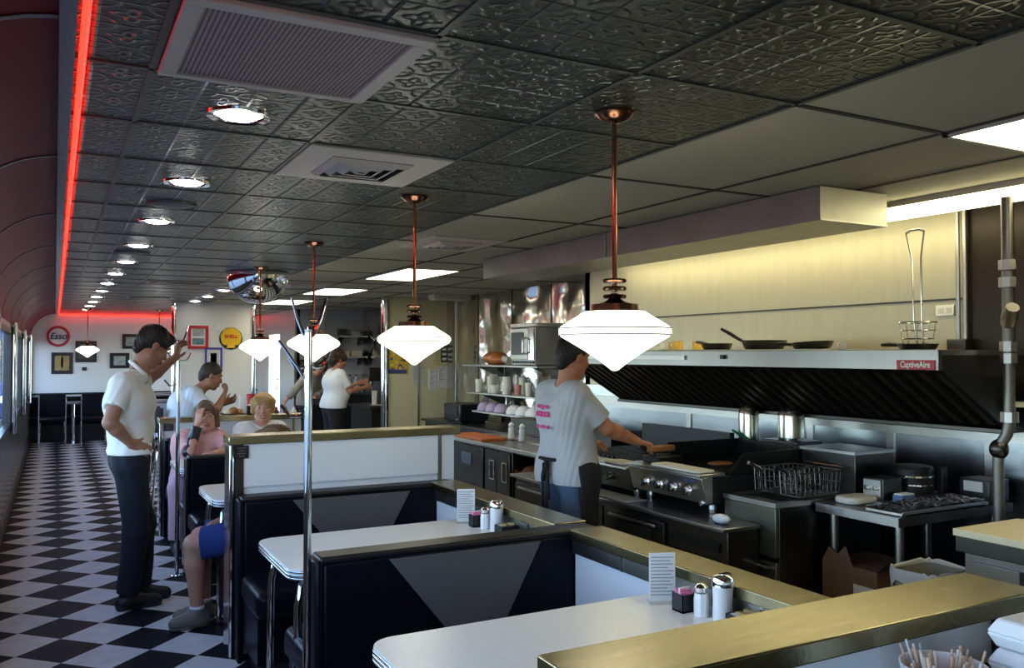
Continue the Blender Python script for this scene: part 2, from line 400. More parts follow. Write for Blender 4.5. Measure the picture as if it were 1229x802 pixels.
# return air grille
t = thing('return_air_grille', 'big square return air grille with a brownish mesh and cream frame in the tin ceiling', 'air grille', (.54, 2.27, CZ))
x0, x1, y0, y1 = .245, .84, 1.965, 2.56
part('frame', MB().box(x0, x1, y0, y0+.045, CZ-.016, CZ).box(x0, x1, y1-.03, y1, CZ-.016, CZ).box(x0, x0+.045, y0+.045, y1-.03, CZ-.016, CZ).box(x1-.045, x1, y0+.045, y1-.03, CZ-.016, CZ), gwhite, t, bevel=.003)
part('mesh', MB().box(x0+.04, x1-.04, y0+.04, y1-.025, CZ-.008, CZ), MATS['grille_mesh'], t)
# supply diffusers: stepped square cones
def diffuser(x0, x1, y0, y1, lb, full=True):
    t = thing('air_diffuser', lb, 'air vent', ((x0+x1)/2, (y0+y1)/2, CZ), 'ceiling air diffusers')
    part('plate', MB().box(x0, x1, y0, y1, CZ-.010, CZ), gwhite, t, bevel=.002)
    cx, cy = (x0+x1)/2, (y0+y1)/2; h = min(x1-x0, y1-y0)*.29
    part('throat', MB().box(cx-h, cx+h, cy-h, cy+h, CZ-.012, CZ-.004), plasb, t)
    for k in range(4):
        a = h*(1-.25*k); b = a-h*.13; m = MB()
        for (ax, ay, bx, by) in ((-1,-1,1,-1), (1,-1,1,1), (1,1,-1,1), (-1,1,-1,-1)):
            m.add([(cx+ax*a, cy+ay*a, CZ-.012), (cx+bx*a, cy+by*a, CZ-.012), (cx+bx*b, cy+by*b, CZ-.030), (cx+ax*b, cy+ay*b, CZ-.030),
                   (cx+ax*(a-.006), cy+ay*(a-.006), CZ-.010), (cx+bx*(a-.006), cy+by*(a-.006), CZ-.010), (cx+bx*(b-.006), cy+by*(b-.006), CZ-.028), (cx+ax*(b-.006), cy+ay*(b-.006), CZ-.028)],
                  [(0,1,2,3), (7,6,5,4), (0,4,5,1), (3,2,6,7), (1,5,6,2), (0,3,7,4)])
        part('vane', m, gwhite, t)
diffuser(.845, 1.44, 3.18, 3.785, 'square white air diffuser in the tin ceiling behind the return grille')
diffuser(2.24, 2.80, 5.27, 5.95, 'square air diffuser in the white kitchen ceiling behind the second pendant')
diffuser(2.24, 2.80, 9.6, 10.2, 'small far air diffuser in the white ceiling beside the convex mirror')
for i, (y, lb) in enumerate(((10.07, 'pale linear vent bar across the tin ceiling, nearer of two'), (12.87, 'pale linear vent bar across the tin ceiling, farther of two'))):
    t = thing('linear_vent', lb, 'air vent', (1.16, y, CZ), 'linear vents')
    part('frame', MB().box(.87, 1.46, y-.13, y+.13, CZ-.012, CZ), gwhite, t, bevel=.002)
    m = MB()
    for k in range(4): m.box(.9, 1.43, y-.10+.052*k, y-.08+.052*k, CZ-.016, CZ-.011)
    part('slots', m, plasb, t)
# fluorescent panels
for i, (x0, x1, y0, y1, lb) in enumerate(((2.84, 3.41, 1.39, 1.97, 'lit square fluorescent panel over the kitchen corner near the frying basket'),
        (2.85, 3.41, 7.36, 8.62, 'lit fluorescent ceiling panel beside the second pendant, nearest of the back three'),
        (2.85, 3.41, 10.05, 11.2, 'lit fluorescent ceiling panel beside the third pendant'),
        (2.85, 3.41, 12.5, 13.7, 'lit fluorescent ceiling panel farthest back by the mirror dome'))):
    t = thing('ceiling_light_panel', lb, 'ceiling light', ((x0+x1)/2, (y0+y1)/2, CZ), 'fluorescent ceiling panels')
    part('frame', MB().box(x0, x1, y0, y0+.02, CZ-.012, CZ).box(x0, x1, y1-.02, y1, CZ-.012, CZ).box(x0, x0+.02, y0, y1, CZ-.012, CZ).box(x1-.02, x1, y0, y1, CZ-.012, CZ), gwhite, t)
    part('diffuser', MB().box(x0+.02, x1-.02, y0+.02, y1-.02, CZ-.008, CZ-.002), panelm, t)
t = thing('strip_light', 'long glowing fluorescent strip light along the ceiling above the cooking hood', 'strip light', (3.95, 3.8, CZ))
part('housing', MB().box(3.86, 4.04, .9, 6.3, CZ-.03, CZ), gwhite, t)
part('lens', MB().prism([(3.865, CZ-.03), (3.88, CZ-.075), (4.02, CZ-.075), (4.035, CZ-.03)], 'y', .92, 6.28), mat('tube_light', (1, 1, 1), .5, emit=(1., .91, .55), estr=4.8), t)
t = thing('strip_light', 'unlit grey strip light on the ceiling before the cream pantry wall', 'strip light', (4.7, 10.6, CZ))
part('housing', MB().box(4.42, 4.94, 10.4, 10.62, CZ-.06, CZ), gwhite, t, bevel=.01)
part('lens', MB().box(4.44, 4.92, 10.42, 10.6, CZ-.075, CZ-.06), plasw, t, bevel=.005)
# convex mirror dome
t = thing('convex_mirror', 'large chrome half dome security mirror hung under the tin ceiling', 'mirror', (1.74, 8.5, CZ))
m = MB().lathe([(.29*math.cos(a), -.03-.28*math.sin(a)) for a in [.5*PI*i/16 for i in range(16)]]+[(.001, -.31)], (1.74, 8.5, CZ), 40, cap=False)
part('dome', m, chrome, t, True)
part('rim', MB().lathe([(.288, -.01), (.30, -.01), (.30, -.04), (.288, -.04)], (1.74, 8.5, CZ), 40, cap=False), chromer, t, True)
part('bracket', MB().lathe([(.05, 0), (.05, -.03), (.28, -.035)], (1.74, 8.5, CZ), 20), bronze, t)

# ------------------------------------------------------------------ pendants
shade_m = mat('opal_glass', (1, 1, 1), .2, emit=(1., .95, .80), estr=2.6)
band_m = mat('opal_band', (.28, .27, .23), .3, emit=(1., .94, .78), estr=.10)
def pendant(x, y, z, lb, s=1., zc=CZ):
    """z: height of the widest ring of the shade"""
    t = thing('pendant_lamp', lb, 'pendant lamp', (x, y, zc), 'pendant lamps over the booths')
    part('canopy', MB().lathe([(.001, 0), (.068, 0), (.068, -.008), (.05, -.026), (.02, -.036), (.001, -.036)], (x, y, zc), 28, cap=False), bronze, t, True)
    part('rod', MB().tube([(x, y, zc-.03), (x, y, z+.14*s)], .0085, 12), copper, t, True)
    for k in range(3):
        part('ring', MB().lathe([(.010, .006), (.036, .006), (.040, 0), (.036, -.006), (.010, -.006)], (x, y, z+s*(.126+.026*k)), 24), bronze, t, True)
    part('cap', MB().lathe([(.012, .125), (.016, .11), (.03, .099), (.055, .09), (.078, .088), (.080, .06), (.078, .058)], (x, y, z+s*.012), 32), bronze, t, True)
    pr = [(.0, -.118), (.010, -.117), (.05, -.085), (.10, -.052), (.150, -.022), (.176, -.007), (.184, .003), (.184, .017), (.178, .027), (.155, .042), (.125, .060), (.100, .076), (.095, .076)]
    sh = part('shade', MB().lathe([(max(r, .001)*s, h*s) for r, h in pr], (x, y, z), 48, cap=False), shade_m, t, True)
    for h, r0, r1 in ((.0, .1795, .1845), (.021, .1805, .1850)):
        part('band', MB().lathe([(r0*s, h*s-.0030), ((r1+.001)*s, h*s-.0024), ((r1+.001)*s, h*s+.0024), (r0*s, h*s+.0030)], (x, y, z), 48, cap=False), band_m, sh)
    return t
pendant(1.622, 2.303, 1.683, 'opal glass pendant lamp on a copper rod, largest and nearest, before the cook')
pendant(1.60, 4.02, 1.683, 'opal glass pendant lamp hanging before the cream wall, second nearest')
pendant(1.627, 6.02, 1.683, 'opal glass pendant lamp hanging behind the coat pole hooks')
pendant(1.66, 7.98, 1.675, 'opal glass pendant lamp hanging beside the round yellow sign')
pendant(.50, 16.6, 1.68, 'small far pendant lamp hanging in front of the far wall pictures')
pendant(1.66, 16.6, 1.68, 'far pendant lamp whose rod shows above the head of the standing man')

# ------------------------------------------------------------------ booths
def bench_proto():
    """double sided booth bench, local: seats along x 0..1.15, back plane at y=0"""
    t = thing('booth_bench', 'x', 'bench', (0, 0, 0), 'black vinyl booth benches')
    return t
XL, XR = .86, 1.97
def seat_mb(y0, y1):
    m = MB().prism([(y0, .12), (y1, .12), (y1, .45), (y0, .45)], 'x', XL+.0, XR); return m
def bench(yc, faces, lb, top=.865):
    t = thing('booth_bench', lb, 'bench', (XL, yc, 0), 'black vinyl booth benches')
    part('backrest', MB().box(XL+.02, XR+.12, yc-.055 if -1 in faces else yc-.02, yc+.055 if 1 in faces else yc+.02, .1, top-.02), vinyl, t, bevel=.018)
    part('top_trim', MB().box(XL+.012, XR+.13, yc-.06, yc+.06, top-.028, top), vtrim, t, bevel=.010)
    part('end_panel', MB().box(XL-.005, XL+.022, yc-.065, yc+.065, 0, top-.012), vinyl, t, bevel=.010)
    for s in faces:
        y = yc+s*.058; ys_ = (y-s*.004, y+s*.006)
        cx0, cx1, bx0, bx1 = XL+.28, XL+.955, XL+.52, XL+.79
        part('back_insert', MB().prism([(cx0, top-.035), (bx0, .53), (bx1, .53), (cx1, top-.035)], 'y', min(ys_), max(ys_)), vinylg, t, bevel=.002, label='grey tapered back insert')
        a, b = sorted((yc+s*.05, yc+s*.50))
        part('seat', MB().box(XL+.005, XR, a, b, .33, .47), vinyl, t, bevel=.045, seg=4)
        a, b = sorted((yc+s*.04, yc+s*.44))
        part('seat_base', MB().box(XL+.02, XR, a, b, .10, .34), vinyl, t, bevel=.006)
        a, b = sorted((yc+s*.05, yc+s*.40))
        part('plinth', MB().box(XL+.05, XR, a, b, 0, .10), plasb, t)
    return t
bench(1.52, (1,), 'black booth bench behind the nearest stainless ledge, its back to the ledge')
bench(3.18, (-1, 1), 'black booth bench with grey back insert between the two front white tables')
bench(4.68, (-1,), 'black booth bench with grey back insert against the tall white partition')
bench(4.968, (1,), 'black booth bench behind the tall white partition, its sitter turned sideways', .87)
bench(6.70, (-1, 1), 'black booth bench in front of the woman in pink')
bench(8.12, (-1,), 'black booth bench under the woman in pink and the smiling blonde woman', .87)

def booth_table(yf, lb):
    """yf: far edge"""
    x0, x1, y0, y1 = .835, 1.945, yf-.69, yf
    t = thing('booth_table', lb, 'table', ((x0+x1)/2, (y0+y1)/2, 0), 'white topped booth tables')
    sh = rrect(x0+.004, x1, y0+.004, y1-.004, .085, 8, (1, 0, 0, 1)); sh2 = rrect(x0, x1, y0, y1, .09, 8, (1, 0, 0, 1))
    part('tabletop', MB().prism(sh, 'z', .722, .752), MATS['laminate'], t, bevel=.001)
    for k in range(3): part('chrome_edge', MB().prism(sh2, 'z', .708+.0135*k, .708+.0135*k+.0105), chromer, t, bevel=.003, label='ribbed chrome edge')
    ym = (y0+y1)/2
    for s in (-1, 1):
        part('leg', MB().tube([(x0+.22, ym+s*.20, .71), (x0+.12, ym+s*.22, .70), (x0+.07, ym+s*.235, .66), (x0+.055, ym+s*.24, .58), (x0+.05, ym+s*.24, .012)], .0165, 12), chrome, t, True)
        part('foot', MB().lathe([(.024, 0), (.024, .012), (.012, .018)], (x0+.05, ym+s*.24, 0), 14), plasb, t)
    part('wall_cleat', MB().box(x1-.03, x1, y0+.06, y1-.06, .65, .71), steeld, t)
booth_table(2.50, 'white laminate booth table nearest the viewer, beside the stainless ledge')
booth_table(4.10, 'white laminate booth table before the tall white partition')
booth_table(5.95, 'white laminate booth table behind the tall white partition')
booth_table(7.52, 'white laminate booth table in front of the woman in pink')

# low kitchen-side wall with its stainless ledge, and cross partitions
t = thing('low_wall', 'long low white wall with stainless ledge between the booths and the kitchen', 'low wall', (2.03, 3.1, 0))
for a, b in ((1.425, 3.115), (3.245, 4.66), (4.98, 6.63), (6.77, 8.09)):
    part('panel', MB().box(1.985, 2.10, a, b, 0, .825), white, t)
    part('cap', MB().box(1.955, 2.125, a, b, .825, .867), steelcap, t, bevel=.004)
    part('band', MB().box(1.970, 1.985, a, b, .765, .825), steel, t)
m = MB()
for y in (2.0, 2.75, 3.5, 4.2): m.box(1.966, 1.972, y-.008, y+.008, .765, .825)
part('joint_strip', m, chrome, t)
def partition(y0, y1, z, lb, x1=2.12, cap=.045, trimz=None):
    t = thing('booth_partition', lb, 'partition', ((XL+x1)/2, y0, 0), 'white booth partitions')
    part('core', MB().box(.855, x1-.02, y0+.015, y1-.015, 0, z-cap), white, t)
    part('cap', MB().box(.825, x1+.02, y0-.015, y1+.015, z-cap, z), steelcap, t, bevel=.004)
    part('end_post', MB().box(.832, .86, y0-.005, y1+.005, 0, z-cap), chromer, t, bevel=.008)
    part('end_strip', MB().tube([(.843, y0-.012, 0), (.843, y0-.012, z-cap)], .011, 10), chrome, t, True)
    return t
p = partition(1.25, 1.42, 1.04, 'nearest white partition with a wide shiny stainless ledge, across the lower right')
part('joint_strip', MB().box(1.98, 1.995, 1.252, 1.262, .3, .995), vtrim, p)
p = partition(4.75, 4.90, 1.175, 'tall white partition with stainless cap and a small black plaque', 2.17)
part('face_panel', MB().box(.905, 2.045, 4.748, 4.766, .90, 1.13), white, p)
part('face_panel', MB().box(2.07, 2.15, 4.748, 4.766, .0, 1.13), white, p)
part('joint_strip', MB().box(2.047, 2.068, 4.745, 4.766, .0, 1.13), steel, p)
part('corner_strip', MB().box(.86, .905, 4.744, 4.766, .0, 1.13), steeld, p)
p = partition(8.2, 8.36, 1.045, 'far white partition with stainless cap below the eating man')
part('joint_strip', MB().box(2.02, 2.04, 8.205, 8.216, 0, 1.0), steel, p)
def plaque(x0, x1, y, z0, z1, lb):
    t = thing('plaque', lb, 'sign', ((x0+x1)/2, y, z0))
    part('plate', MB().box(x0, x1, y-.006, y, z0, z1), plasb, t, bevel=.002)
    for k in range(4):
        w = (.9, .6, .8, .5)[k]*(x1-x0)*.38; c = (x0+x1)/2; z = z1-(k+.8)*(z1-z0)/4.6
        part('text_line', MB().box(c-w, c+w, y-.007, y-.0055, z-.003, z+.003), mat('faint_grey', (.10, .10, .10), .6), t)
plaque(.855, .93, 4.744, 1.055, 1.125, 'small black plaque on the left of the tall partition')
plaque(.865, .945, 8.186, .93, .995, 'small black plaque on the far partition beside the woman in pink')

# coat poles
def hook(p, d, up=True):
    p = Vector(p); d = Vector(d).normalized()
    pts = [p, p+d*.03+Vector((0, 0, -.012)), p+d*.055+Vector((0, 0, -.008)), p+d*.075+Vector((0, 0, .02)), p+d*.085+Vector((0, 0, .05))]
    return MB().tube(pts, [.006, .006, .006, .005, .004], 8)
def coat_pole(x, y, lb, ang=0.):
    t = thing('coat_pole', lb, 'coat pole', (x, y, 0), 'chrome coat poles at the bench ends')
    part('pole', MB().tube([(x, y, 0), (x, y, 1.70)], .0145, 14), chrome, t, True)
    part('finial', MB().lathe([(.016, 0), (.017, .012), (.012, .02), (.001, .024)], (x, y, 1.70), 14), chrome, t, True)
    part('floor_flange', MB().lathe([(.04, 0), (.04, .006), (.02, .012)], (x, y, 0), 20), chrome, t, True)
    P_ = Vector((x, y, 1.675))
    for a in (ang+.35, ang+PI-.2):
        d = Vector((math.cos(a), math.sin(a), 0))
        part('prong', MB().tube([P_, P_+d*.02+Vector((0,0,.02)), P_+d*.045+Vector((0,0,.08)), P_+d*.066+Vector((0,0,.155))], [.007, .007, .006, .005], 8), chrome, t, True)
    for a, z in ((ang+.5, 1.58), (ang+PI-.3, 1.58)):
        part('hook', hook((x, y, z), (math.cos(a), math.sin(a), 0)), chrome, t, True)
    d = Vector((math.cos(ang+PI), math.sin(ang+PI), 0)); q = Vector((x, y, 1.40))
    part('ring_hook', MB().tube([q+Vector((0,0,.10)), q+d*.004+Vector((0,0,.02)), q+d*.03+Vector((0,0,-.012)), q+d*.065+Vector((0,0,-.012)), q+d*.085+Vector((0,0,.012)), q+d*.10+Vector((0,0,.03))], .006, 8), chrome, t, True)
    part('arm', MB().tube([q+Vector((0,0,.10)), q+d*.04+Vector((0,0,.17)), q+d*.11+Vector((0,0,.27))], .0055, 8), chrome, t, True)
    return t
coat_pole(.835, 3.16, 'chrome coat pole with hooks at the end of the front booth bench', -.4)
coat_pole(.80, 6.66, 'chrome coat pole held by the standing man', -.4)
# ------------------------------------------------------------------ kitchen: duct, hood and what stands on it
t = thing('exhaust_duct', 'long boxed stainless steel duct under the kitchen ceiling', 'duct', (3.4, 4.6, 2.25))
part('casing', MB().box(3.16, 3.63, 2.82, 6.39, 2.25, CZ-.006), mat('steel_duct', (.40, .39, .33), .42, 1, noise=.25, nscale=5), t, bevel=.003)
part('seam_strip', MB().box(3.155, 3.165, 4.58, 4.60, 2.25, CZ-.01).box(3.16, 3.63, 2.815, 2.825, 2.25, 2.257), steel, t)
HX, HB = 3.5, 4.0; HY0, HY1 = 2.46, 5.62
t = thing('exhaust_hood', 'wide stainless kitchen hood with dark slanted grease filters over the griddle', 'exhaust hood', (3.9, 4.04, 1.25))
part('front_panel', MB().box(HX, HX+.03, HY0, HY1, 1.545, 1.64), mat('steel_hood', (.27, .265, .25), .34, 1, noise=.25, nscale=4, stretch=(1, 1, .3)), t, bevel=.003)
part('top', MB().box(HX+.03, 4.32, HY0, HY1, 1.615, 1.638), steel, t)
for y in (HY0, HY1-.02):
    part('end_panel', MB().prism([(HX+.03, 1.545), (HX+.03, 1.615), (4.32, 1.615), (4.32, 1.24), (HB+.04, 1.24)], 'y', y, y+.02), blackm, t)
n = Vector((.295, 0, .5)).normalized()   # outward of the filter slope is down and forward
A, B = Vector((HX+.035, 0, 1.548)), Vector((HB+.0, 0, 1.262)); d = (B-A)
part('filter_back', MB().prism([(A.x+.02, A.z+.03), (B.x+.02, B.z+.03), (B.x+.04, B.z+.05), (A.x+.04, A.z+.05)], 'y', HY0+.02, HY1-.02), blackm, t)
nb = 7; wbay = (HY1-HY0-.04)/nb
for k in range(nb):
    y0 = HY0+.02+k*wbay
    fr = part('grease_filter', MB().prism([(A.x+.016, A.z+.02), (B.x+.016, B.z+.02), (B.x+.02, B.z+.026), (A.x+.02, A.z+.026)], 'y', y0+.004, y0+wbay-.004).prism([(A.x, A.z), (A.x+d.x*.06, A.z+d.z*.06), (A.x+d.x*.06+.02, A.z+d.z*.06+.02), (A.x+.02, A.z+.02)], 'y', y0+.004, y0+wbay-.004)
              .prism([(A.x+d.x*.94, A.z+d.z*.94), (B.x, B.z), (B.x+.02, B.z+.02), (A.x+d.x*.94+.02, A.z+d.z*.94+.02)], 'y', y0+.004, y0+wbay-.004), steeld, t)
    m = MB()
    for j in range(5):
        ya = y0+.012+j*(wbay-.02)/5
        m.prism([(A.x, A.z), (B.x, B.z), (B.x+.016, B.z+.02), (A.x+.016, A.z+.02)], 'y', ya, ya+.036)
    part('slats', m, mat('filter_steel', (.10, .09, .075), .4, .9, noise=.3), fr)
part('lower_rim', MB().box(HB-.02, HB+.05, HY0, HY1, 1.238, 1.262), steeld, t, bevel=.004)
part('light_band', MB().box(HB+.02, 4.32, HY0+.02, HY1-.02, 1.245, 1.262), steel, t)
part('channel', MB().box(HX-.012, HX, 4.2, 5.3, 1.585, 1.61), steel, t); part('channel_clip', MB().box(HX-.016, HX, 3.84, 3.87, 1.59, 1.615), blackm, t)
nm = part('name_plate', MB().box(HX-.006, HX, 2.475, 2.672, 1.548, 1.592), mat('plate_red', (.42, .02, .03), .4), t, bevel=.001)
text('lettering', 'CaptiveAire', .041, plasw, t, (HX-.0072, 2.574, 1.570), (PI/2, 0, -PI/2), .0005, bold=.0006, sx=.78)
# paper towels, bowls and pans on the hood
HT = 1.638
solo('paper_liner', MB().box(3.56, 3.95, 3.18, 5.2, HT+.001, HT+.009), mat('paper_warm', (.75, .70, .55), .8, bump=.5, bscale=30), 'pale paper liner spread along the top of the stainless hood', 'paper')
def bowl(x, y, z, r, h, m_, lb, grp=None, cat='bowl'):
    return solo('bowl', MB().lathe([(r*.45, 0), (r*.55, 0), (r*.8, h*.45), (r, h), (r*.96, h), (r*.72, h*.45), (r*.4, .012), (.001, .012)], (x, y, z), 28, cap=False), m_, lb, cat, grp, True)
def mug(x, y, z, r, h, m_, lb, grp, ang=0.):
    t = thing('mug', lb, 'mug', (x, y, z), grp)
    part('cup', MB().lathe([(.001, 0), (r*.9, 0), (r, h*.1), (r, h), (r*.9, h), (r*.86, h*.1), (.001, h*.08)], (x, y, z), 24, cap=False), m_, t, True)
    c, s = math.cos(ang), math.sin(ang)
    part('handle', MB().tube([(x+c*r*.9+c*a, y+s*r*.9+s*a, z+b) for a, b in ((0, h*.8), (r*.45, h*.78), (r*.6, h*.5), (r*.4, h*.24), (0, h*.2))], r*.13, 8), m_, t, True)
    return t
mug(3.76, 4.72, HT+.010, .042, .055, china, 'cream mug on the hood top, partly behind the largest pendant', 'mugs on the hood top', 1.)
mug(3.76, 4.60, HT+.010, .040, .062, chinay, 'amber yellow mug on the hood top next to a black pan', 'mugs on the hood top', 2.)
mug(3.86, 4.50, HT+.010, .040, .060, chinay, 'amber mug at the back of the hood top behind a black pan', 'mugs on the hood top', .4)
def pan(x, y, z, r, ha, lb, tilt=0., hl=.2, rise=.05, h=.04):
    t = thing('frying_pan', lb, 'frying pan', (x, y, z), 'black frying pans on the hood')
    part('bowl', MB().lathe([(.001, 0), (r*.8, 0), (r*.88, h*.25), (r, h), (r*.97, h), (r*.84, h*.3), (.001, .006)], (x, y, z), 36, cap=False), iron, t, True)
    c, s = math.cos(ha), math.sin(ha)
    part('handle', MB().tube([(x+c*(r*.93), y+s*(r*.93), z+h*.8), (x+c*(r+hl*.25), y+s*(r+hl*.25), z+h*.9+rise*.25), (x+c*(r+hl*.6), y+s*(r+hl*.6), z+h+rise*.6), (x+c*(r+hl), y+s*(r+hl), z+h+rise)], [.009, .010, .012, .009], 10), iron, t, True)
    if tilt: t.rotation_euler = (tilt, 0, 0)
    return t
pan(3.73, 4.17, HT+.010, .10, PI/2-.2, 'small black frying pan with its handle toward the yellow mugs', hl=.16, rise=.012)
pan(3.80, 3.83, HT+.010, .135, PI/2+.35, 'big black frying pan with handle sticking up, on the hood', hl=.15, rise=.075, h=.055)
pan(3.68, 3.75, HT+.011, .10, -PI/2, 'black frying pan with its handle pointing right to the lid pan', hl=.08, rise=-.01, h=.035) if False else None
pan(3.72, 3.38, HT+.012, .115, 2.3, 'shallow black frying pan tipped on the hood, right of the others', tilt=-.07, hl=.07, rise=.0, h=.035)
pan(3.74, 2.74, HT+.002, .095, PI/2, 'small black skillet under the upright wire basket', hl=.11, rise=-.004, h=.03)
solo('cloth_roll', MB().tube([(3.70, 3.16, HT+.025), (3.78, 3.24, HT+.024)], .022, 12), cloth, 'small rolled cream towel on the hood beside the tipped pan', 'towel', smooth=True)
t = thing('fry_basket', 'upright chrome wire basket with long handle on the hood end', 'wire basket', (3.74, 2.74, HT+.012))
wire = mat('wire_chrome', (.75, .74, .68), .2, 1)
for k, z in enumerate((.012, .045, .085, .125)):
    rr = .066+.022*z/.125; P4 = [(3.74+rr*math.cos(a), 2.74+rr*math.sin(a), HT+.012+z) for a in [2*PI*i/20 for i in range(21)]]
    part('hoop', MB().tube(P4, .0028 if k < 3 else .004, 6), wire, t, True)
for i in range(10):
    a = 2*PI*i/10
    part('upright_wire', MB().tube([(3.74+.066*math.cos(a), 2.74+.066*math.sin(a), HT+.024), (3.74+.088*math.cos(a), 2.74+.088*math.sin(a), HT+.137)], .0022, 6), wire, t, True)
for s in (-1, 1):
    part('handle_rod', MB().tube([(3.74+.02, 2.74+s*.018, HT+.03), (3.745, 2.74+s*.022, HT+.14), (3.75, 2.75+s*.026, HT+.46), (3.75, 2.755+s*.05, HT+.585)], .0042, 8), wire, t, True)
part('handle_grip', MB().tube([(3.75, 2.705, HT+.585), (3.75, 2.73, HT+.597), (3.75, 2.78, HT+.597), (3.75, 2.805, HT+.585)], .006, 8), wire, t, True)
t = thing('outlet_plate', 'small white electrical plate on the steel wall beside the wire basket', 'outlet', (4.325, 2.99, 1.83))
part('plate', MB().box(4.318, 4.33, 2.94, 3.05, 1.83, 1.89), plasw, t, bevel=.003)
part('socket', MB().box(4.316, 4.319, 2.955, 2.985, 1.845, 1.875), paperw, t); part('socket', MB().box(4.316, 4.319, 3.0, 3.03, 1.845, 1.875), paperw, t)
# pipes
t = thing('conduit', 'pair of thin steel conduits running down beside the dark wall panel', 'conduit', (4.3, 2.88, 1.64))
for y in (2.905, 2.865): part('tube', MB().tube([(4.305, y, CZ-.005), (4.305, y, 1.70)], .012, 10), steel, t, True)
part('junction_box', MB().box(4.25, 4.32, 2.83, 2.94, 1.641, 1.70), steeld, t, bevel=.006)
GX, GY = 3.86, 2.36
t = thing('gas_pipe', 'thick grey vertical pipe with couplings in the right kitchen corner', 'pipe', (GX, GY, 0))
gp = mat('pipe_grey', (.20, .19, .17), .4, .8, noise=.25); part('riser', MB().tube([(GX, GY, CZ-.077), (GX, GY, 1.31), (GX-.005, GY+.01, 1.25), (GX-.01, GY+.04, 1.20), (GX-.01, GY+.05, 1.13), (GX-.01, GY+.05, 0)], .025, 14), gp, t, True)
for z in (2.03, 1.95, 1.655, 1.60, 1.33): part('coupling', MB().lathe([(.028, -.023), (.039, -.023), (.039, .023), (.028, .023)], (GX, GY, z), 8), steel, t)
part('valve', MB().tube([(GX, GY, 1.76), (GX-.045, GY-.035, 1.79), (GX-.08, GY-.07, 1.83)], [.032, .037, .028], 12), gp, t, True)
part('elbow', MB().ell((GX-.01, GY+.045, 1.18), (.042, .042, .047)), steeld, t, True)
# shelf with plates on the far right
t = thing('wall_shelf', 'steel wall shelf with a pale edge in the right kitchen corner', 'shelf', (4.1, 2.0, 1.37))
part('board', MB().box(3.96, 4.32, 1.5, 2.445, 1.375, 1.395), steeld, t); part('edge_strip', MB().box(3.95, 3.962, 1.5, 2.445, 1.372, 1.397), board, t)
part('bracket', MB().prism([(4.02, 1.375), (4.32, 1.375), (4.32, 1.2)], 'y', 2.38, 2.40), blackm, t); part('bracket', MB().prism([(4.02, 1.375), (4.32, 1.375), (4.32, 1.2)], 'y', 1.7, 1.72), blackm, t)
for k in range(8):
    z = 1.396+k*.014
    solo('plate', MB().lathe([(.001, 0), (.07, 0), (.115, .010), (.118, .013), (.07, .005), (.001, .004)], (4.12, 2.31, z), 32, cap=False), china,
         ('cream plate at the bottom of the stack on the corner shelf', 'cream plate second from the bottom of the corner shelf stack', 'cream plate third from the bottom of the corner shelf stack', 'cream plate fourth from the bottom of the corner shelf stack', 'cream plate fourth from the top of the corner shelf stack', 'cream plate third from the top of the corner shelf stack', 'cream plate second from the top of the corner shelf stack', 'cream plate on top of the stack on the corner shelf')[k], 'plate', 'plates on the corner shelf', True)

# ------------------------------------------------------------------ cooking line
t = thing('chef_base', 'low dark steel refrigerated base with drawers under the griddle', 'drawer base', (3.3, 4.1, 0))
part('body', MB().prism([(2.88, 3.15), (3.08, 3.15), (3.08, 3.425), (3.82, 3.425), (3.82, 5.3), (2.88, 5.3)], 'z', .10, .755), steeld, t, bevel=.005)
part('top', MB().prism([(2.84, 3.14), (3.085, 3.14), (3.085, 3.42), (3.84, 3.42), (3.84, 5.32), (2.84, 5.32)], 'z', .755, .775), mat('steel_mid', (.30, .295, .28), .32, 1, noise=.15), t, bevel=.004)
part('plinth', MB().prism([(2.95, 3.2), (3.06, 3.2), (3.06, 3.45), (3.8, 3.45), (3.8, 5.25), (2.95, 5.25)], 'z', 0, .10), plasb, t)
for (y0, y1) in ((3.62, 4.18), (4.20, 4.76), (4.78, 5.28)):
    for (z0, z1) in ((.43, .72), (.13, .41)):
        dr = part('drawer', MB().box(2.862, 2.88, y0, y1, z0, z1), steeld, t, bevel=.004)
        part('recess', MB().box(2.858, 2.863, y0+.10, y1-.10, z0+.05, z1-.05), mat('recess_dark', (.06, .06, .055), .4, .8), dr)
        part('handle', MB().box(2.845, 2.862, y0+.06, y1-.06, z1-.035, z1-.02), steel, dr, bevel=.003)
m = MB()
for k in range(6): m.box(2.868, 2.881, 3.20, 3.56, .22+.085*k, .265+.085*k)
part('vent_louver', m, blackm, t)
solo('paper_sheet', MB().box(2.86, 3.0, 3.95, 4.45, .776, .783), paperw, 'crumpled paper sheet on the low base below the griddle knobs', 'paper', bevel=.002)
solo('paper_wad', MB().ell((2.93, 3.25, .80), (.035, .055, .024)), mat('paper_wad', (.8, .8, .8), .9, bump=1., bscale=40), 'white crumpled paper lying beside the griddle on the low base', 'paper', smooth=True)
def knob(x, y, z, par):
    k = part('knob', MB().lathe([(.026, 0), (.026, -.008), (.020, -.012), (.019, -.034), (.001, -.036)], (x, y, z), 20, 'x', cap=False), chrome, par, True)
    part('pointer', MB().box(x-.042, x-.034, y-.004, y+.004, z-.02, z+.02), plasb, k)
t = thing('griddle', 'stainless countertop griddle with four chrome knobs in front of the cook', 'griddle', (3.4, 3.74, .776))
part('body', MB().box(3.02, 3.80, 3.43, 4.06, .83, .975), blackm, t, bevel=.004)
part('control_panel', MB().prism([(2.99, .838), (2.955, .972), (3.03, .985), (3.03, .838)], 'y', 3.425, 4.065), steel, t, bevel=.003)
part('front_ledge', MB().box(2.94, 3.12, 3.425, 4.065, .975, .993), steel, t, bevel=.004)
part('plate', MB().box(3.12, 3.78, 3.45, 4.04, .975, .99), iron, t)
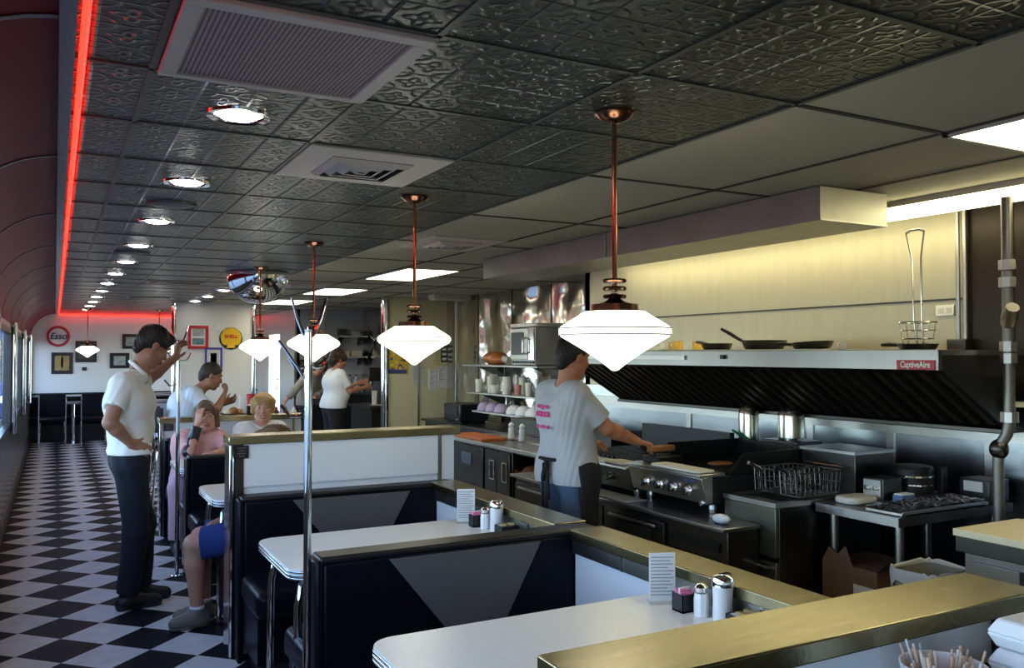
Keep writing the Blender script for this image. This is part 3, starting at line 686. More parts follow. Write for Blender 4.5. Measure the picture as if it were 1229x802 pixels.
part('side_guard', MB().prism([(3.15, .985), (3.25, 1.09), (3.80, 1.09), (3.80, .985)], 'y', 3.425, 3.437), iron, t); part('side_guard', MB().prism([(3.15, .985), (3.25, 1.09), (3.80, 1.09), (3.80, .985)], 'y', 4.05, 4.062), iron, t)
part('back_guard', MB().box(3.785, 3.80, 3.43, 4.06, .985, 1.09), iron, t)
for y in (3.9, 3.78, 3.66, 3.54): knob(2.968, y, .895, t)
part('maker_badge', MB().box(2.958, 2.966, 3.48, 3.57, .945, .962), mat('badge_blue', (.05, .06, .12), .3), t)
part('drain_knob', MB().lathe([(.001, 0), (.012, 0), (.012, -.02), (.001, -.02)], (2.99, 3.45, .84), 12, 'x', cap=False), chrome, t)
for x in (3.08, 3.74):
    for y in (3.48, 4.01): part('leg', MB().lathe([(.02, .776), (.024, .80), (.02, .83)], (x, y, 0), 12), steel, t)
t = thing('charbroiler', 'dark steel range with two chrome knobs beside the griddle', 'range', (3.4, 4.4, .776))
part('body', MB().box(3.02, 3.80, 4.09, 5.0, .82, .95), blackm, t, bevel=.004)
part('control_panel', MB().prism([(3.0, .815), (2.985, .935), (3.03, .94), (3.03, .815)], 'y', 4.09, 5.0), steeld, t, bevel=.003)
part('front_ledge', MB().box(2.95, 3.12, 4.08, 5.0, .94, .957), steel, t, bevel=.004)
m = MB()
for k in range(17): m.box(3.14, 3.74, 4.13+.05*k, 4.155+.05*k, .95, .968)
part('grate', m, iron, t)
part('back_guard', MB().box(3.76, 3.80, 4.09, 5.0, .95, 1.12), blackm, t)
for y in (4.46, 4.28, 4.66, 4.84): knob(2.988, y, .878, t)
for x in (3.08, 3.74):
    for y in (4.14, 4.95): part('leg', MB().lathe([(.02, .776), (.024, .80), (.02, .82)], (x, y, 0), 12), steel, t)
solo('towel', MB().prism(rrect(2.95, 3.08, 3.45, 3.86, .03), 'z', .994, 1.008), cloth, 'folded cream towel along the front ledge of the griddle', 'towel', bevel=.005)
solo('towel', MB().prism(rrect(2.96, 3.10, 4.12, 4.34, .03), 'z', .958, .972), cloth, 'small cream towel on the range ledge by the cook', 'towel', bevel=.005)
t = thing('grill_press', 'grill press with brown wooden handle under the hand of the cook', 'grill press', (3.12, 3.97, .99))
part('weight', MB().box(3.03, 3.22, 3.88, 4.03, .994, 1.032), iron, t, bevel=.006)
part('post', MB().tube([(3.07, 3.965, 1.02), (3.07, 3.965, 1.06)], .008, 8).tube([(3.18, 3.965, 1.02), (3.18, 3.965, 1.06)], .008, 8), iron, t)
part('handle', MB().box(3.03, 3.21, 3.945, 3.985, 1.052, 1.088), mat('wood_brown', (.30, .12, .04), .5, noise=.3), t, bevel=.008)
solo('griddle_food', MB().ell((3.35, 3.72, .997), (.08, .06, .012)), food, 'browned food frying on the griddle plate', 'food', smooth=True)
wired = mat('wire_dark', (.30, .29, .27), .35, 1)
# deep fryer
t = thing('deep_fryer', 'olive grey steel deep fryer cabinet with split front doors', 'deep fryer', (3.45, 3.22, 0))
part('body', MB().box(3.12, 3.85, 3.05, 3.41, .12, .88), steeld, t, bevel=.004)
part('tank_rim', MB().box(3.09, 3.16, 3.045, 3.415, .868, .892).box(3.60, 3.85, 3.045, 3.415, .868, .892).box(3.16, 3.6, 3.045, 3.075, .868, .892).box(3.16, 3.6, 3.385, 3.415, .868, .892), steel, t)
fst = mat('fryer_front', (.17, .165, .125), .38, .9, noise=.12)
part('upper_panel', MB().box(3.095, 3.12, 3.05, 3.41, .625, .865), fst, t, bevel=.004)
dr = part('door', MB().box(3.095, 3.12, 3.05, 3.41, .16, .60), fst, t, bevel=.004)
part('label_strip', MB().box(3.092, 3.096, 3.23, 3.40, .575, .598), plasw, dr); part('handle', MB().tube([(3.094, 3.08, .575), (3.07, 3.08, .578), (3.07, 3.20, .578), (3.094, 3.20, .575)], .008, 8), chrome, dr)
for x in (3.18, 3.78):
    for y in (3.10, 3.36): part('leg', MB().lathe([(.028, 0), (.02, .02), (.022, .12)], (x, y, 0), 12), steel, t)
part('flue_riser', MB().box(3.66, 3.95, 3.05, 3.41, .88, 1.10), steeld, t, bevel=.004); part('flue_lip', MB().box(3.65, 3.96, 3.045, 3.415, 1.095, 1.11), steel, t)
part('basket_hanger', MB().tube([(3.65, 3.10, 1.03), (3.63, 3.10, 1.03), (3.63, 3.36, 1.03), (3.65, 3.36, 1.03)], .006, 8), chrome, t)
for i, (y, lb) in enumerate(((3.32, 'wire frying basket sitting in the fryer top, next to the griddle'), (3.14, 'wire frying basket sitting in the fryer top, next to the steel prep table'))):
    t = thing('frying_basket', lb, 'wire basket', (3.42, y, .89), 'frying baskets in the fryer')
    x0, x1, y0, y1 = 3.28, 3.58, y-.07, y+.07
    for z, w_ in ((.90, .9), (.96, .95), (1.02, 1.)):
        a = (x1-x0)*(1-w_)/2; c = (y1-y0)*(1-w_)/2
        part('hoop', MB().tube([(x0+a, y0+c, z), (x1-a, y0+c, z), (x1-a, y1-c, z), (x0+a, y1-c, z), (x0+a, y0+c, z)], .003 if z < 1 else .0045, 6), wired, t)
    m = MB()
    for k in range(9): xx = x0+.008+(x1-x0-.016)*k/8; m.tube([(xx, y0, 1.02), (xx, y0+.008, .90), (xx, y1-.008, .90), (xx, y1, 1.02)], .0018, 5)
    for k in range(1, 5): yy = y0+(y1-y0)*k/5; m.tube([(x0, yy, 1.02), (x0+.012, yy, .90), (x1-.012, yy, .90), (x1, yy, 1.02)], .0018, 5)
    part('mesh', m, wired, t)
    part('handle', MB().tube([(x0, y, 1.0), (x0-.03, y, 1.03), (x0-.10, y, 1.055)], [.006, .008, .010], 8), plasb if i else wire, t, True)
# steel stand with the two canisters
t = thing('steel_stand', 'grey steel box stand behind the fryer carrying the shiny canisters', 'stand', (3.97, 3.85, 0))
part('box', MB().box(3.846, 4.06, 3.62, 4.32, .6, 1.03), steeld, t, bevel=.004); part('step', MB().box(3.846, 4.06, 3.62, 3.90, 1.03, 1.10), steeld, t, bevel=.004)
for x in (3.87, 4.03):
    for y in (3.66, 4.28): part('leg', MB().tube([(x, y, 0), (x, y, .6)], .016, 10), steel, t)
def canister(x, y, z, r, h, lb):
    t = thing('canister', lb, 'canister', (x, y, z), 'steel canisters under the hood')
    part('body', MB().lathe([(r, 0), (r, h*.74), (r*.95, h*.83), (r*.8, h*.92), (r*.5, h*.98), (.001, h)], (x, y, z), 32), mat('canister_steel', (.62, .61, .52), .22, 1), t, True)
    part('base_ring', MB().lathe([(r*1.02, 0), (r*1.02, .012), (r*1.0, .014)], (x, y, z), 32), chrome, t)
canister(3.93, 4.10, 1.032, .064, .265, 'domed steel canister under the hood, left one by the green tongs')
canister(3.93, 3.74, 1.102, .078, .195, 'domed steel canister under the hood, right one on the higher step')
t = thing('tongs', 'green handled tongs leaning on the steel stand by the left canister', 'tongs', (3.88, 4.05, 1.031))
for s in (-1, 1): part('arm', MB().tube([(3.850, 4.16+s*.004, 1.13), (3.856, 4.09+s*.010, 1.10), (3.90, 3.94+s*.004, 1.038)], .007, 8), green, t, True)

# ------------------------------------------------------------------ prep table corner
t = thing('prep_table', 'steel prep table with round legs holding the waffle iron', 'table', (3.8, 2.79, 0))
part('tabletop', MB().box(3.352, 4.20, 2.557, 3.03, .838, .88), MATS['steel_mid'], t); part('front_edge', MB().box(3.346, 3.352, 2.557, 3.03, .838, .88), steel, t)
for x in (3.42, 4.13):
    for y in (2.61, 2.98): part('leg', MB().tube([(x, y, .02), (x, y, .84)], .02, 12), steel, t, True); part('foot', MB().lathe([(.022, 0), (.026, .01), (.02, .03)], (x, y, 0), 12), plasb, t)
part('undershelf', MB().box(3.45, 4.2, 2.60, 2.99, .42, .44), steeld, t) if False else None
t = thing('sheet_tray', 'foil covered sheet tray at the front of the prep table', 'tray', (3.62, 2.66, .88))
part('tray', MB().prism([(3.38, .882), (3.40, .882), (3.41, .887), (3.99, .887), (4.0, .882), (4.02, .882), (4.02, .897), (4.0, .905), (3.40, .905), (3.38, .897)], 'y', 2.565, 2.76), steel, t, bevel=.003)
bm_ = MB(); nx, ny = 34, 12
for i in range(nx+1):
    for j in range(ny+1):
        bm_.v.append((3.375+.65*i/nx, 2.562+.20*j/ny, .906+.012*random.random()*(1 if 0 < i < nx else .3)))
bm_.f = [(i*(ny+1)+j, (i+1)*(ny+1)+j, (i+1)*(ny+1)+j+1, i*(ny+1)+j+1) for i in range(nx) for j in range(ny)]
part('foil_cover', bm_, foil, t)
t = thing('waffle_iron', 'round black double waffle iron with steel bands on the prep table', 'waffle iron', (3.90, 2.90, .88))
part('base', MB().prism(rrect(3.80, 4.02, 2.80, 3.0, .04), 'z', .882, .915), plasb, t, bevel=.006)
for z0, z1, m_ in ((.915, .95, iron), (.95, .957, chrome), (.957, .992, iron), (.992, 1.0, chrome), (1.0, 1.03, iron)):
    part('ring' if m_ is chrome else 'plate', MB().lathe([(.001, z0), (.10 if m_ is chrome else .097, z0), (.10 if m_ is chrome else .097, z1), (.001, z1)], (3.91, 2.90, 0), 32, cap=False), m_, t, True)
part('lid', MB().lathe([(.097, 1.03), (.09, 1.045), (.001, 1.05)], (3.91, 2.90, 0), 32, cap=False), iron, t, True)
part('handle', MB().tube([(3.82, 2.88, .99), (3.795, 2.875, .99), (3.775, 2.87, .988)], .012, 10), plasb, t, True)
part('side_arm', MB().box(3.99, 4.03, 2.79, 2.82, .9, 1.04).box(3.99, 4.03, 2.97, 3.0, .9, 1.04), iron, t, bevel=.004)
t = thing('timer_box', 'dark steel control box on the prep table left of the waffle iron', 'control box', (3.68, 2.92, .88))
part('case', MB().box(3.62, 3.76, 2.85, 2.97, .881, 1.0), steeld, t, bevel=.005); part('side_plate', MB().box(3.61, 3.62, 2.86, 2.96, .89, .99), steel, t)
for k in range(2): part('knob', MB().lathe([(.012, 0), (.012, -.012), (.001, -.013)], (3.61, 2.885+.05*k, .95), 12, 'x', cap=False), chrome, t)
t = thing('steel_caddy', 'small steel caddy at the wall end of the prep table', 'caddy', (4.15, 2.66, .88))
part('box', MB().box(4.08, 4.24, 2.60, 2.76, .881, .99), steeld, t, bevel=.004); part('card', MB().box(4.07, 4.08, 2.63, 2.73, .93, .98), paperw, t)
solo('cleaning_cloth', MB().prism(rrect(3.42, 3.62, 2.86, 3.0, .05), 'z', .881, .915), cloth, 'bunched cream cleaning cloth on the left of the prep table', 'cloth', bevel=.014, seg=3)
t = thing('napkin_holder', 'small blue and white box on the prep table before the waffle iron', 'box', (3.70, 2.79, .88))
part('box', MB().box(3.66, 3.76, 2.775, 2.83, .881, .925), mat('box_blue', (.10, .16, .30), .5), t, bevel=.003); part('top_paper', MB().box(3.665, 3.755, 2.78, 2.825, .925, .93), paper, t)
t = thing('cardboard_box', 'open cardboard box on the floor under the prep table', 'cardboard box', (3.55, 2.87, 0))
part('box', MB().box(3.38, 3.72, 2.70, 3.02, 0, .60), card, t)
part('flap', MB().prism([(2.84, .60), (3.02, .60), (2.98, .67), (2.93, .64), (2.88, .69)], 'x', 3.38, 3.386), card, t); part('flap', MB().add([(3.38, 2.70, .60), (3.72, 2.70, .60), (3.72, 2.64, .66), (3.38, 2.64, .66), (3.38, 2.702, .595), (3.72, 2.702, .595)], [(0,1,2,3), (0,1,5,4)]), card, t)
part('paper_label', MB().box(3.374, 3.38, 2.72, 2.83, .40, .52), paperw, t)
t = thing('trash_can', 'grey plastic trash can lined with a white bag', 'trash can', (3.30, 2.42, 0))
m = MB(); a = rrect(3.19, 3.47, 2.28, 2.50, .05); b_ = rrect(3.22, 3.44, 2.31, 2.47, .04); n = len(a)
m.add([(x, y, .69) for x, y in a]+[(x, y, .0) for x, y in b_]+[(3.33+(x-3.33)*.93, 2.39+(y-2.39)*.93, .69) for x, y in a]+[(x, y, .02) for x, y in b_],
      [(i, (i+1) % n, n+(i+1) % n, n+i) for i in range(n)]+[(2*n+i, 3*n+i, 3*n+(i+1) % n, 2*n+(i+1) % n) for i in range(n)]+[(i, 2*n+i, 2*n+(i+1) % n, (i+1) % n) for i in range(n)]+[tuple(range(n, 2*n)), tuple(range(3*n, 4*n))])
part('bin', m, mat('bin_grey', (.22, .20, .14), .6), t, True)
m = MB(); vs = []
for j, (o, z) in enumerate(((.95, .60), (.96, .70), (1.03, .705), (1.05, .68), (1.04, .625))):
    for i, (x, y) in enumerate(a):
        w_ = .012*math.sin(i*2.1+j); zz = z+(.03*math.sin(i*1.7) if j == 4 else .006*math.sin(i*2.3))
        vs.append((3.33+(x-3.33)*(o+w_), 2.39+(y-2.39)*(o+w_), zz))
m.add(vs, [(j*n+i, j*n+(i+1) % n, (j+1)*n+(i+1) % n, (j+1)*n+i) for j in range(4) for i in range(n)])
part('bag', m, mat('bag_white', (.50, .49, .45), .45), t, True)
t = thing('work_counter', 'steel refrigerated worktop with a cream cutting board top at the right edge', 'counter', (3.75, 1.6, 0))
part('body', MB().box(3.34, 4.2, 1.0, 2.24, .10, .80), MATS['steel_mid'], t, bevel=.005); part('top_frame', MB().box(3.31, 4.22, .98, 2.26, .80, .865), steeld, t, bevel=.004)
part('cutting_board', MB().box(3.30, 3.75, .98, 2.265, .865, .895), board, t, bevel=.004); part('back_ledge', MB().box(3.75, 4.22, .98, 2.26, .865, .89), steel, t)
dr = part('door', MB().box(3.325, 3.34, 1.05, 2.2, .14, .77), MATS['steel_mid'], t, bevel=.004); part('sticker', MB().box(3.32, 3.326, 1.82, 2.0, .58, .77), plasb, dr); part('sticker_face', MB().box(3.318, 3.321, 1.84, 1.95, .60, .75), mat('sticker_blue', (.35, .55, .75), .5), dr)
part('plinth', MB().box(3.4, 4.2, 1.05, 2.2, 0, .10), plasb, t)
# floor-level wall behind the corner: nothing

# ------------------------------------------------------------------ sandwich station and back shelves
t = thing('sandwich_station', 'dark steel sandwich station with chrome door pulls beside the partition', 'prep counter', (3.6, 6.3, 0))
part('body', MB().box(3.23, 4.0, 6.0, 7.15, .12, .84), steeld, t, bevel=.005); part('open_bay', MB().box(3.25, 4.0, 5.46, 6.0, .12, .15).box(3.96, 4.0, 5.46, 6.0, .15, .84).box(3.23, 4.0, 5.44, 5.47, .12, .84).box(3.25, 3.96, 5.47, 6.0, .56, .58).box(3.25, 4.0, 5.46, 6.0, .82, .84), steeld, t)
part('top', MB().box(3.19, 4.02, 5.42, 7.2, .84, .872), steel, t, bevel=.004)
for (y0, y1) in ((6.02, 6.235), (6.245, 6.46)):
    dr = part('door', MB().box(3.212, 3.23, y0, y1, .32, .82), steeld, t, bevel=.004)
    yc = (y0+y1)/2-.03
    part('pull', MB().box(3.204, 3.213, yc-.045, yc-.035, .58, .74).box(3.204, 3.213, yc+.035, yc+.045, .58, .74).box(3.204, 3.213, yc-.035, yc+.035, .73, .74).box(3.204, 3.213, yc-.035, yc+.035, .58, .59), chrome, dr); part('pull_recess', MB().box(3.209, 3.213, yc-.035, yc+.035, .59, .73), blackm, dr)
dr = part('door', MB().box(3.212, 3.23, 6.50, 7.12, .28, .82), steeld, t, bevel=.004); part('notice', MB().box(3.206, 3.213, 6.72, 6.92, .655, .755), mat('notice_blue', (.12, .16, .22), .4), dr)
part('plinth', MB().box(3.3, 3.98, 5.5, 7.1, 0, .12), plasb, t)
part('pan_rail', MB().box(3.80, 4.0, 5.45, 7.1, .872, 1.02), steeld, t, bevel=.006)
for k in range(6):
    y = 5.5+.26*k
    part('food_pan', MB().box(3.5, 3.76, y, y+.23, .872, .882), steel, t, bevel=.003)
solo('cutting_board', MB().box(3.2, 3.45, 6.5, 7.15, .873, .895), wood, 'orange brown cutting board on the sandwich station', 'cutting board', bevel=.004)
for i, y in enumerate((6.52, 6.33)):
    t = thing('squeeze_bottle', ('cream squeeze bottle on the sandwich station, closer to the orange board', 'cream squeeze bottle on the sandwich station, closer to the cook')[i], 'bottle', (3.5, y, .883), 'squeeze bottles on the sandwich station')
    part('bottle', MB().lathe([(.001, 0), (.03, 0), (.031, .02), (.026, .06), (.028, .09), (.02, .105), (.001, .105)], (3.5, y, .883), 20, cap=False), china, t, True)
    part('cap', MB().lathe([(.018, .104), (.026, .115), (.024, .13), (.008, .145), (.001, .147)], (3.5, y, .883), 16, cap=False), china, t, True)
for i, (y, x, z, c, lb) in enumerate(((5.90, 3.35, .655, food, 'bag of brown bread rolls in the open bay of the sandwich station'), (5.78, 3.34, .645, mat('bag_red', (.45, .06, .05), .4, noise=.4, nscale=30), 'red printed bread bag in the open bay of the sandwich station'), (5.66, 3.36, .66, food, 'bread loaf in clear bag in the open bay, nearest the cook'))):
    t = thing('bread_bag', lb, 'bread bag', (x, y, .581), 'bread bags in the open bay')
    part('bag', MB().ell((x, y, z), (.10, .062 if i != 1 else .05, .075)), c, t, True); part('twist', MB().tube([(x-.08, y, z), (x-.12, y+.01, z+.03), (x-.14, y+.02, z+.035)], [.03, .01, .022], 8), c, t, True)
t = thing('back_counter', 'dark counter against the warped steel wall behind the sandwich station', 'counter', (4.7, 8.7, 0))
part('body', MB().box(4.42, 4.98, 6.75, 10.7, .1, .72), blackm, t); part('top', MB().box(4.38, 4.99, 6.7, 10.75, .72, .75), steeld, t, bevel=.004); part('plinth', MB().box(4.5, 4.95, 6.8, 10.6, 0, .1), plasb, t)
t = thing('toaster', 'black conveyor toaster at the far end of the back counter', 'toaster', (4.6, 9.9, .75))
part('case', MB().box(4.45, 4.85, 9.65, 10.15, .77, .99), plasb, t, bevel=.02); part('slot', MB().box(4.44, 4.455, 9.72, 10.08, .85, .94), steeld, t)
for k in range(2): part('knob', MB().lathe([(.015, 0), (.015, -.015), (.001, -.016)], (4.45, 9.70+.06*k, .80), 12, 'x', cap=False), chrome, t)
part('foot', MB().box(4.48, 4.82, 9.68, 10.12, .75, .77), plasb, t)
def wshelf(x0, y0, y1, z, lb):
    t = thing('steel_shelf', lb, 'shelf', (4.75, (y0+y1)/2, z-.02), 'steel shelves on the warped steel wall')
    part('board', MB().box(x0, 4.99, y0, y1, z-.022, z), steel, t, bevel=.004)
    for y in (y0+.25, y1-.25): part('bracket', MB().prism([(x0+.08, z-.022), (4.99, z-.022), (4.99, z-.16), (4.95, z-.16)], 'y', y, y+.012), steeld, t)
wshelf(4.52, 7.85, 9.75, 1.49, 'upper steel shelf carrying the oven and the bread bag')
wshelf(4.55, 7.85, 9.70, 1.15, 'middle steel shelf crowded with cream cups')
wshelf(4.40, 7.3, 9.2, .95, 'lowest steel shelf with a row of white bowls')
t = thing('microwave_oven', 'steel microwave oven with dark door on the upper steel shelf', 'microwave oven', (4.75, 8.15, 1.49))
part('case', MB().box(4.53, 4.97, 7.90, 8.44, 1.50, 1.91), MATS['steel_mid'], t, bevel=.006)
dr = part('door', MB().box(4.51, 4.53, 8.03, 8.43, 1.56, 1.90), steel, t, bevel=.005); part('window', MB().box(4.505, 4.511, 8.12, 8.40, 1.61, 1.86), plasb, dr); part('handle', MB().tube([(4.51, 8.07, 1.62), (4.47, 8.07, 1.64), (4.47, 8.07, 1.78), (4.51, 8.07, 1.80)], .012, 8), chrome, dr)
part('control_strip', MB().box(4.515, 4.53, 7.91, 8.02, 1.56, 1.90), chromer, t)
m = MB()
for k in range(9): m.box(4.515, 4.531, 7.93+.055*k, 7.965+.055*k, 1.515, 1.545)
part('vent_slots', m, plasb, t)
solo('plastic_lid', MB().prism(rrect(4.5, 4.97, 7.86, 8.46, .06), 'z', 1.912, 1.955), plasw, 'cream plastic tray lid lying on top of the microwave', 'lid', bevel=.012)
t = thing('bread_bag', 'bag of orange brown buns on the upper steel shelf', 'bread bag', (4.7, 9.2, 1.49))
part('bag', MB().ell((4.72, 9.2, 1.57), (.13, .25, .085)).ell((4.68, 9.05, 1.55), (.1, .15, .065)), mat('bun_bag', (.50, .16, .05), .35, noise=.6, nscale=16, bump=.8, bscale=12), t, True); part('twist', MB().tube([(4.7, 8.98, 1.55), (4.68, 8.85, 1.56), (4.67, 8.72, 1.53)], [.05, .035, .06], 10), mat('bag_clear', (.7, .65, .6), .3), t, True)
cup0 = None; names = ['first', 'second', 'third', 'fourth', 'fifth', 'sixth', 'seventh', 'eighth', 'ninth']
cups = [(4.62, 9.45, .05, .16, 2), (4.66, 9.2, .052, .20, 2), (4.62, 9.02, .06, .10, 1), (4.74, 9.3, .05, .22, 3), (4.72, 8.9, .055, .20, 2), (4.62, 8.72, .06, .11, 1), (4.80, 8.65, .055, .2, 2), (4.62, 8.2, .042, .15, 1), (4.62, 8.45, .04, .12, 1)]
for i, (x, y, r, h, k) in enumerate(cups):
    m = MB().lathe([(.001, 0), (r*.8, 0), (r*.86, h*.06), (r, h), (r*.92, h), (r*.8, h*.1), (.001, h*.1)], (x, y, 1.151), 24, cap=False)
    solo('cup', m, china if i != 8 else mat('cup_pink', (.6, .25, .22), .4), ('%s cream cup or stack on the middle steel shelf, counted from the cream wall' % names[i]) if i < 8 else 'reddish cup on the middle steel shelf below the microwave', 'cup', 'cups on the middle steel shelf', True)
whiteb = mat('bowl_white', (.78, .80, .84), .35)
for i, y in enumerate((9.05, 8.83, 8.61, 8.32, 8.10, 7.88, 7.66, 7.48)):
    lil = i < 3
    t = solo('bowl' if not lil else 'cup', MB().lathe([(.09, 0), (.094, .006), (.085, .05), (.06, .085), (.035, .10), (.001, .10)], (4.5, y, .951), 26, cap=False), whiteb if not lil else mat('lilac_cup', (.42, .34, .52), .5),
         ('%s upturned white bowl on the lowest steel shelf, counted from the cook side' % names[7-i]) if not lil else '%s lilac tub on the lowest steel shelf, counted from the toaster' % names[i], 'bowl' if not lil else 'tub', 'white bowls on the lowest steel shelf' if not lil else 'lilac tubs on the lowest steel shelf', True)

# ------------------------------------------------------------------ alcove: shelves, coffee machine, counter
t = thing('alcove_counter', 'dark service counter behind the chrome column where the waitress works', 'counter', (4.4, 12.3, 0))
part('body', MB().box(4.02, 4.95, 11.75, 12.7, .1, .82), blackm, t); part('top', MB().box(3.98, 4.98, 11.7, 12.75, .82, .86), steeld, t, bevel=.004); part('plinth', MB().box(4.1, 4.9, 11.8, 12.65, 0, .1), plasb, t)
t = thing('coffee_machine', 'tall black coffee machine in front of the waitress', 'coffee machine', (4.3, 12.1, .86))
part('body', MB().box(4.22, 4.5, 11.95, 12.3, .86, 1.42), plasb, t, bevel=.01); part('head', MB().box(4.06, 4.22, 11.97, 12.28, 1.22, 1.42), plasb, t, bevel=.01); part('drip_tray', MB().box(4.05, 4.22, 11.97, 12.28, .86, .89), steeld, t); part('spout', MB().lathe([(.03, 1.15), (.045, 1.22)], (4.13, 12.12, 0), 16), chrome, t)
part('grip', MB().tube([(4.06, 12.02, 1.3), (4.0, 12.0, 1.31)], .014, 8), chrome, t)
solo('plate', MB().lathe([(.001, 0), (.08, 0), (.13, .02), (.125, .022), (.001, .008)], (4.12, 11.82, .861), 28, cap=False), china, 'white plate on the service counter beside the coffee machine', 'plate', smooth=True)
solo('cup', MB().lathe([(.001, 0), (.035, 0), (.045, .2), (.04, .2), (.001, .01)], (4.10, 11.85, .885), 20, cap=False), china, 'tall white cup stack on the plate by the coffee machine', 'cup', smooth=True)
def ashelf(x0, x1, z, lb):
    t = thing('wall_shelf', lb, 'shelf', ((x0+x1)/2, 14.95, z), 'shelves on the grey alcove wall')
    part('board', MB().box(x0, x1, 14.78, 15.08, z-.03, z), steel, t); 
    for x in (x0+.08, x1-.1): part('bracket', MB().prism([(14.8, z-.03), (15.08, z-.03), (15.08, z-.18)], 'x', x, x+.015), steeld, t)
ashelf(4.2, 4.98, 1.58, 'lower pale shelf on the grey alcove wall above the waitress'); ashelf(4.45, 4.98, 1.95, 'upper small shelf on the grey alcove wall')
bx = [(4.28, 1.581, .1, .30, (.55, .30, .30)), (4.40, 1.581, .09, .36, (.60, .45, .42)), (4.60, 1.581, .14, .10, (.7, .62, .45)), (4.80, 1.581, .20, .12, (.72, .66, .5)), (4.55, 1.951, .14, .12, (.06, .06, .06)), (4.78, 1.951, .16, .10, (.5, .5, .52))]
bl = ['dark pink box at the left end of the lower alcove shelf', 'tall pinkish box next to the left end of the lower alcove shelf', 'small tan box in the middle of the lower alcove shelf', 'wide cream box at the right of the lower alcove shelf', 'black box on the upper alcove shelf', 'grey box on the upper alcove shelf']
for i, (x, z, w_, h_, c) in enumerate(bx):
    t = thing('storage_box', bl[i], 'box', (x, 14.92, z), 'boxes on the alcove shelves')
    part('box', MB().box(x-w_/2, x+w_/2, 14.84, 15.0, z, z+h_*.85), mat('sbox%d' % i, c, .6, noise=.3, nscale=30), t, bevel=.004); part('lid', MB().box(x-w_/2-.004, x+w_/2+.004, 14.835, 15.005, z+h_*.85, z+h_), mat('slid%d' % i, tuple(k*.8 for k in c), .6), t, bevel=.004)
for i, x in enumerate((4.5, 4.62, 4.74, 4.86)):
    t = thing('syrup_bottle', ('pale bottle on the alcove back counter, %s from the left' % names[i]), 'bottle', (x, 14.7, .93), 'bottles on the alcove back counter')
    part('bottle', MB().lathe([(.001, 0), (.045, 0), (.045, .2), (.018, .26), (.018, .3), (.001, .3)], (x, 14.7, .93), 18, cap=False), mat('bottle%d' % i, ((.6, .62, .65), (.3, .4, .42), (.65, .65, .62), (.1, .1, .1))[i], .15), t, True); part('cap', MB().lathe([(.02, .295), (.02, .33), (.001, .33)], (x, 14.7, .93), 14), plasb, t)
t = thing('alcove_back_counter', 'low dark counter along the grey alcove wall', 'counter', (4.4, 14.8, 0))
part('body', MB().box(3.9, 4.98, 14.5, 15.08, 0, .9), blackm, t); part('top', MB().box(3.87, 4.98, 14.47, 15.08, .9, .93), steeld, t)
t = thing('wall_phone', 'black wall telephone beside the alcove corner', 'telephone', (3.9, 15.05, 1.3)); part('body', MB().box(3.82, 3.98, 15.02, 15.1, 1.22, 1.52), plasb, t, bevel=.01); part('handset', MB().tube([(3.86, 15.0, 1.25), (3.85, 14.97, 1.36), (3.86, 15.0, 1.47)], .022, 10), plasb, t, True)
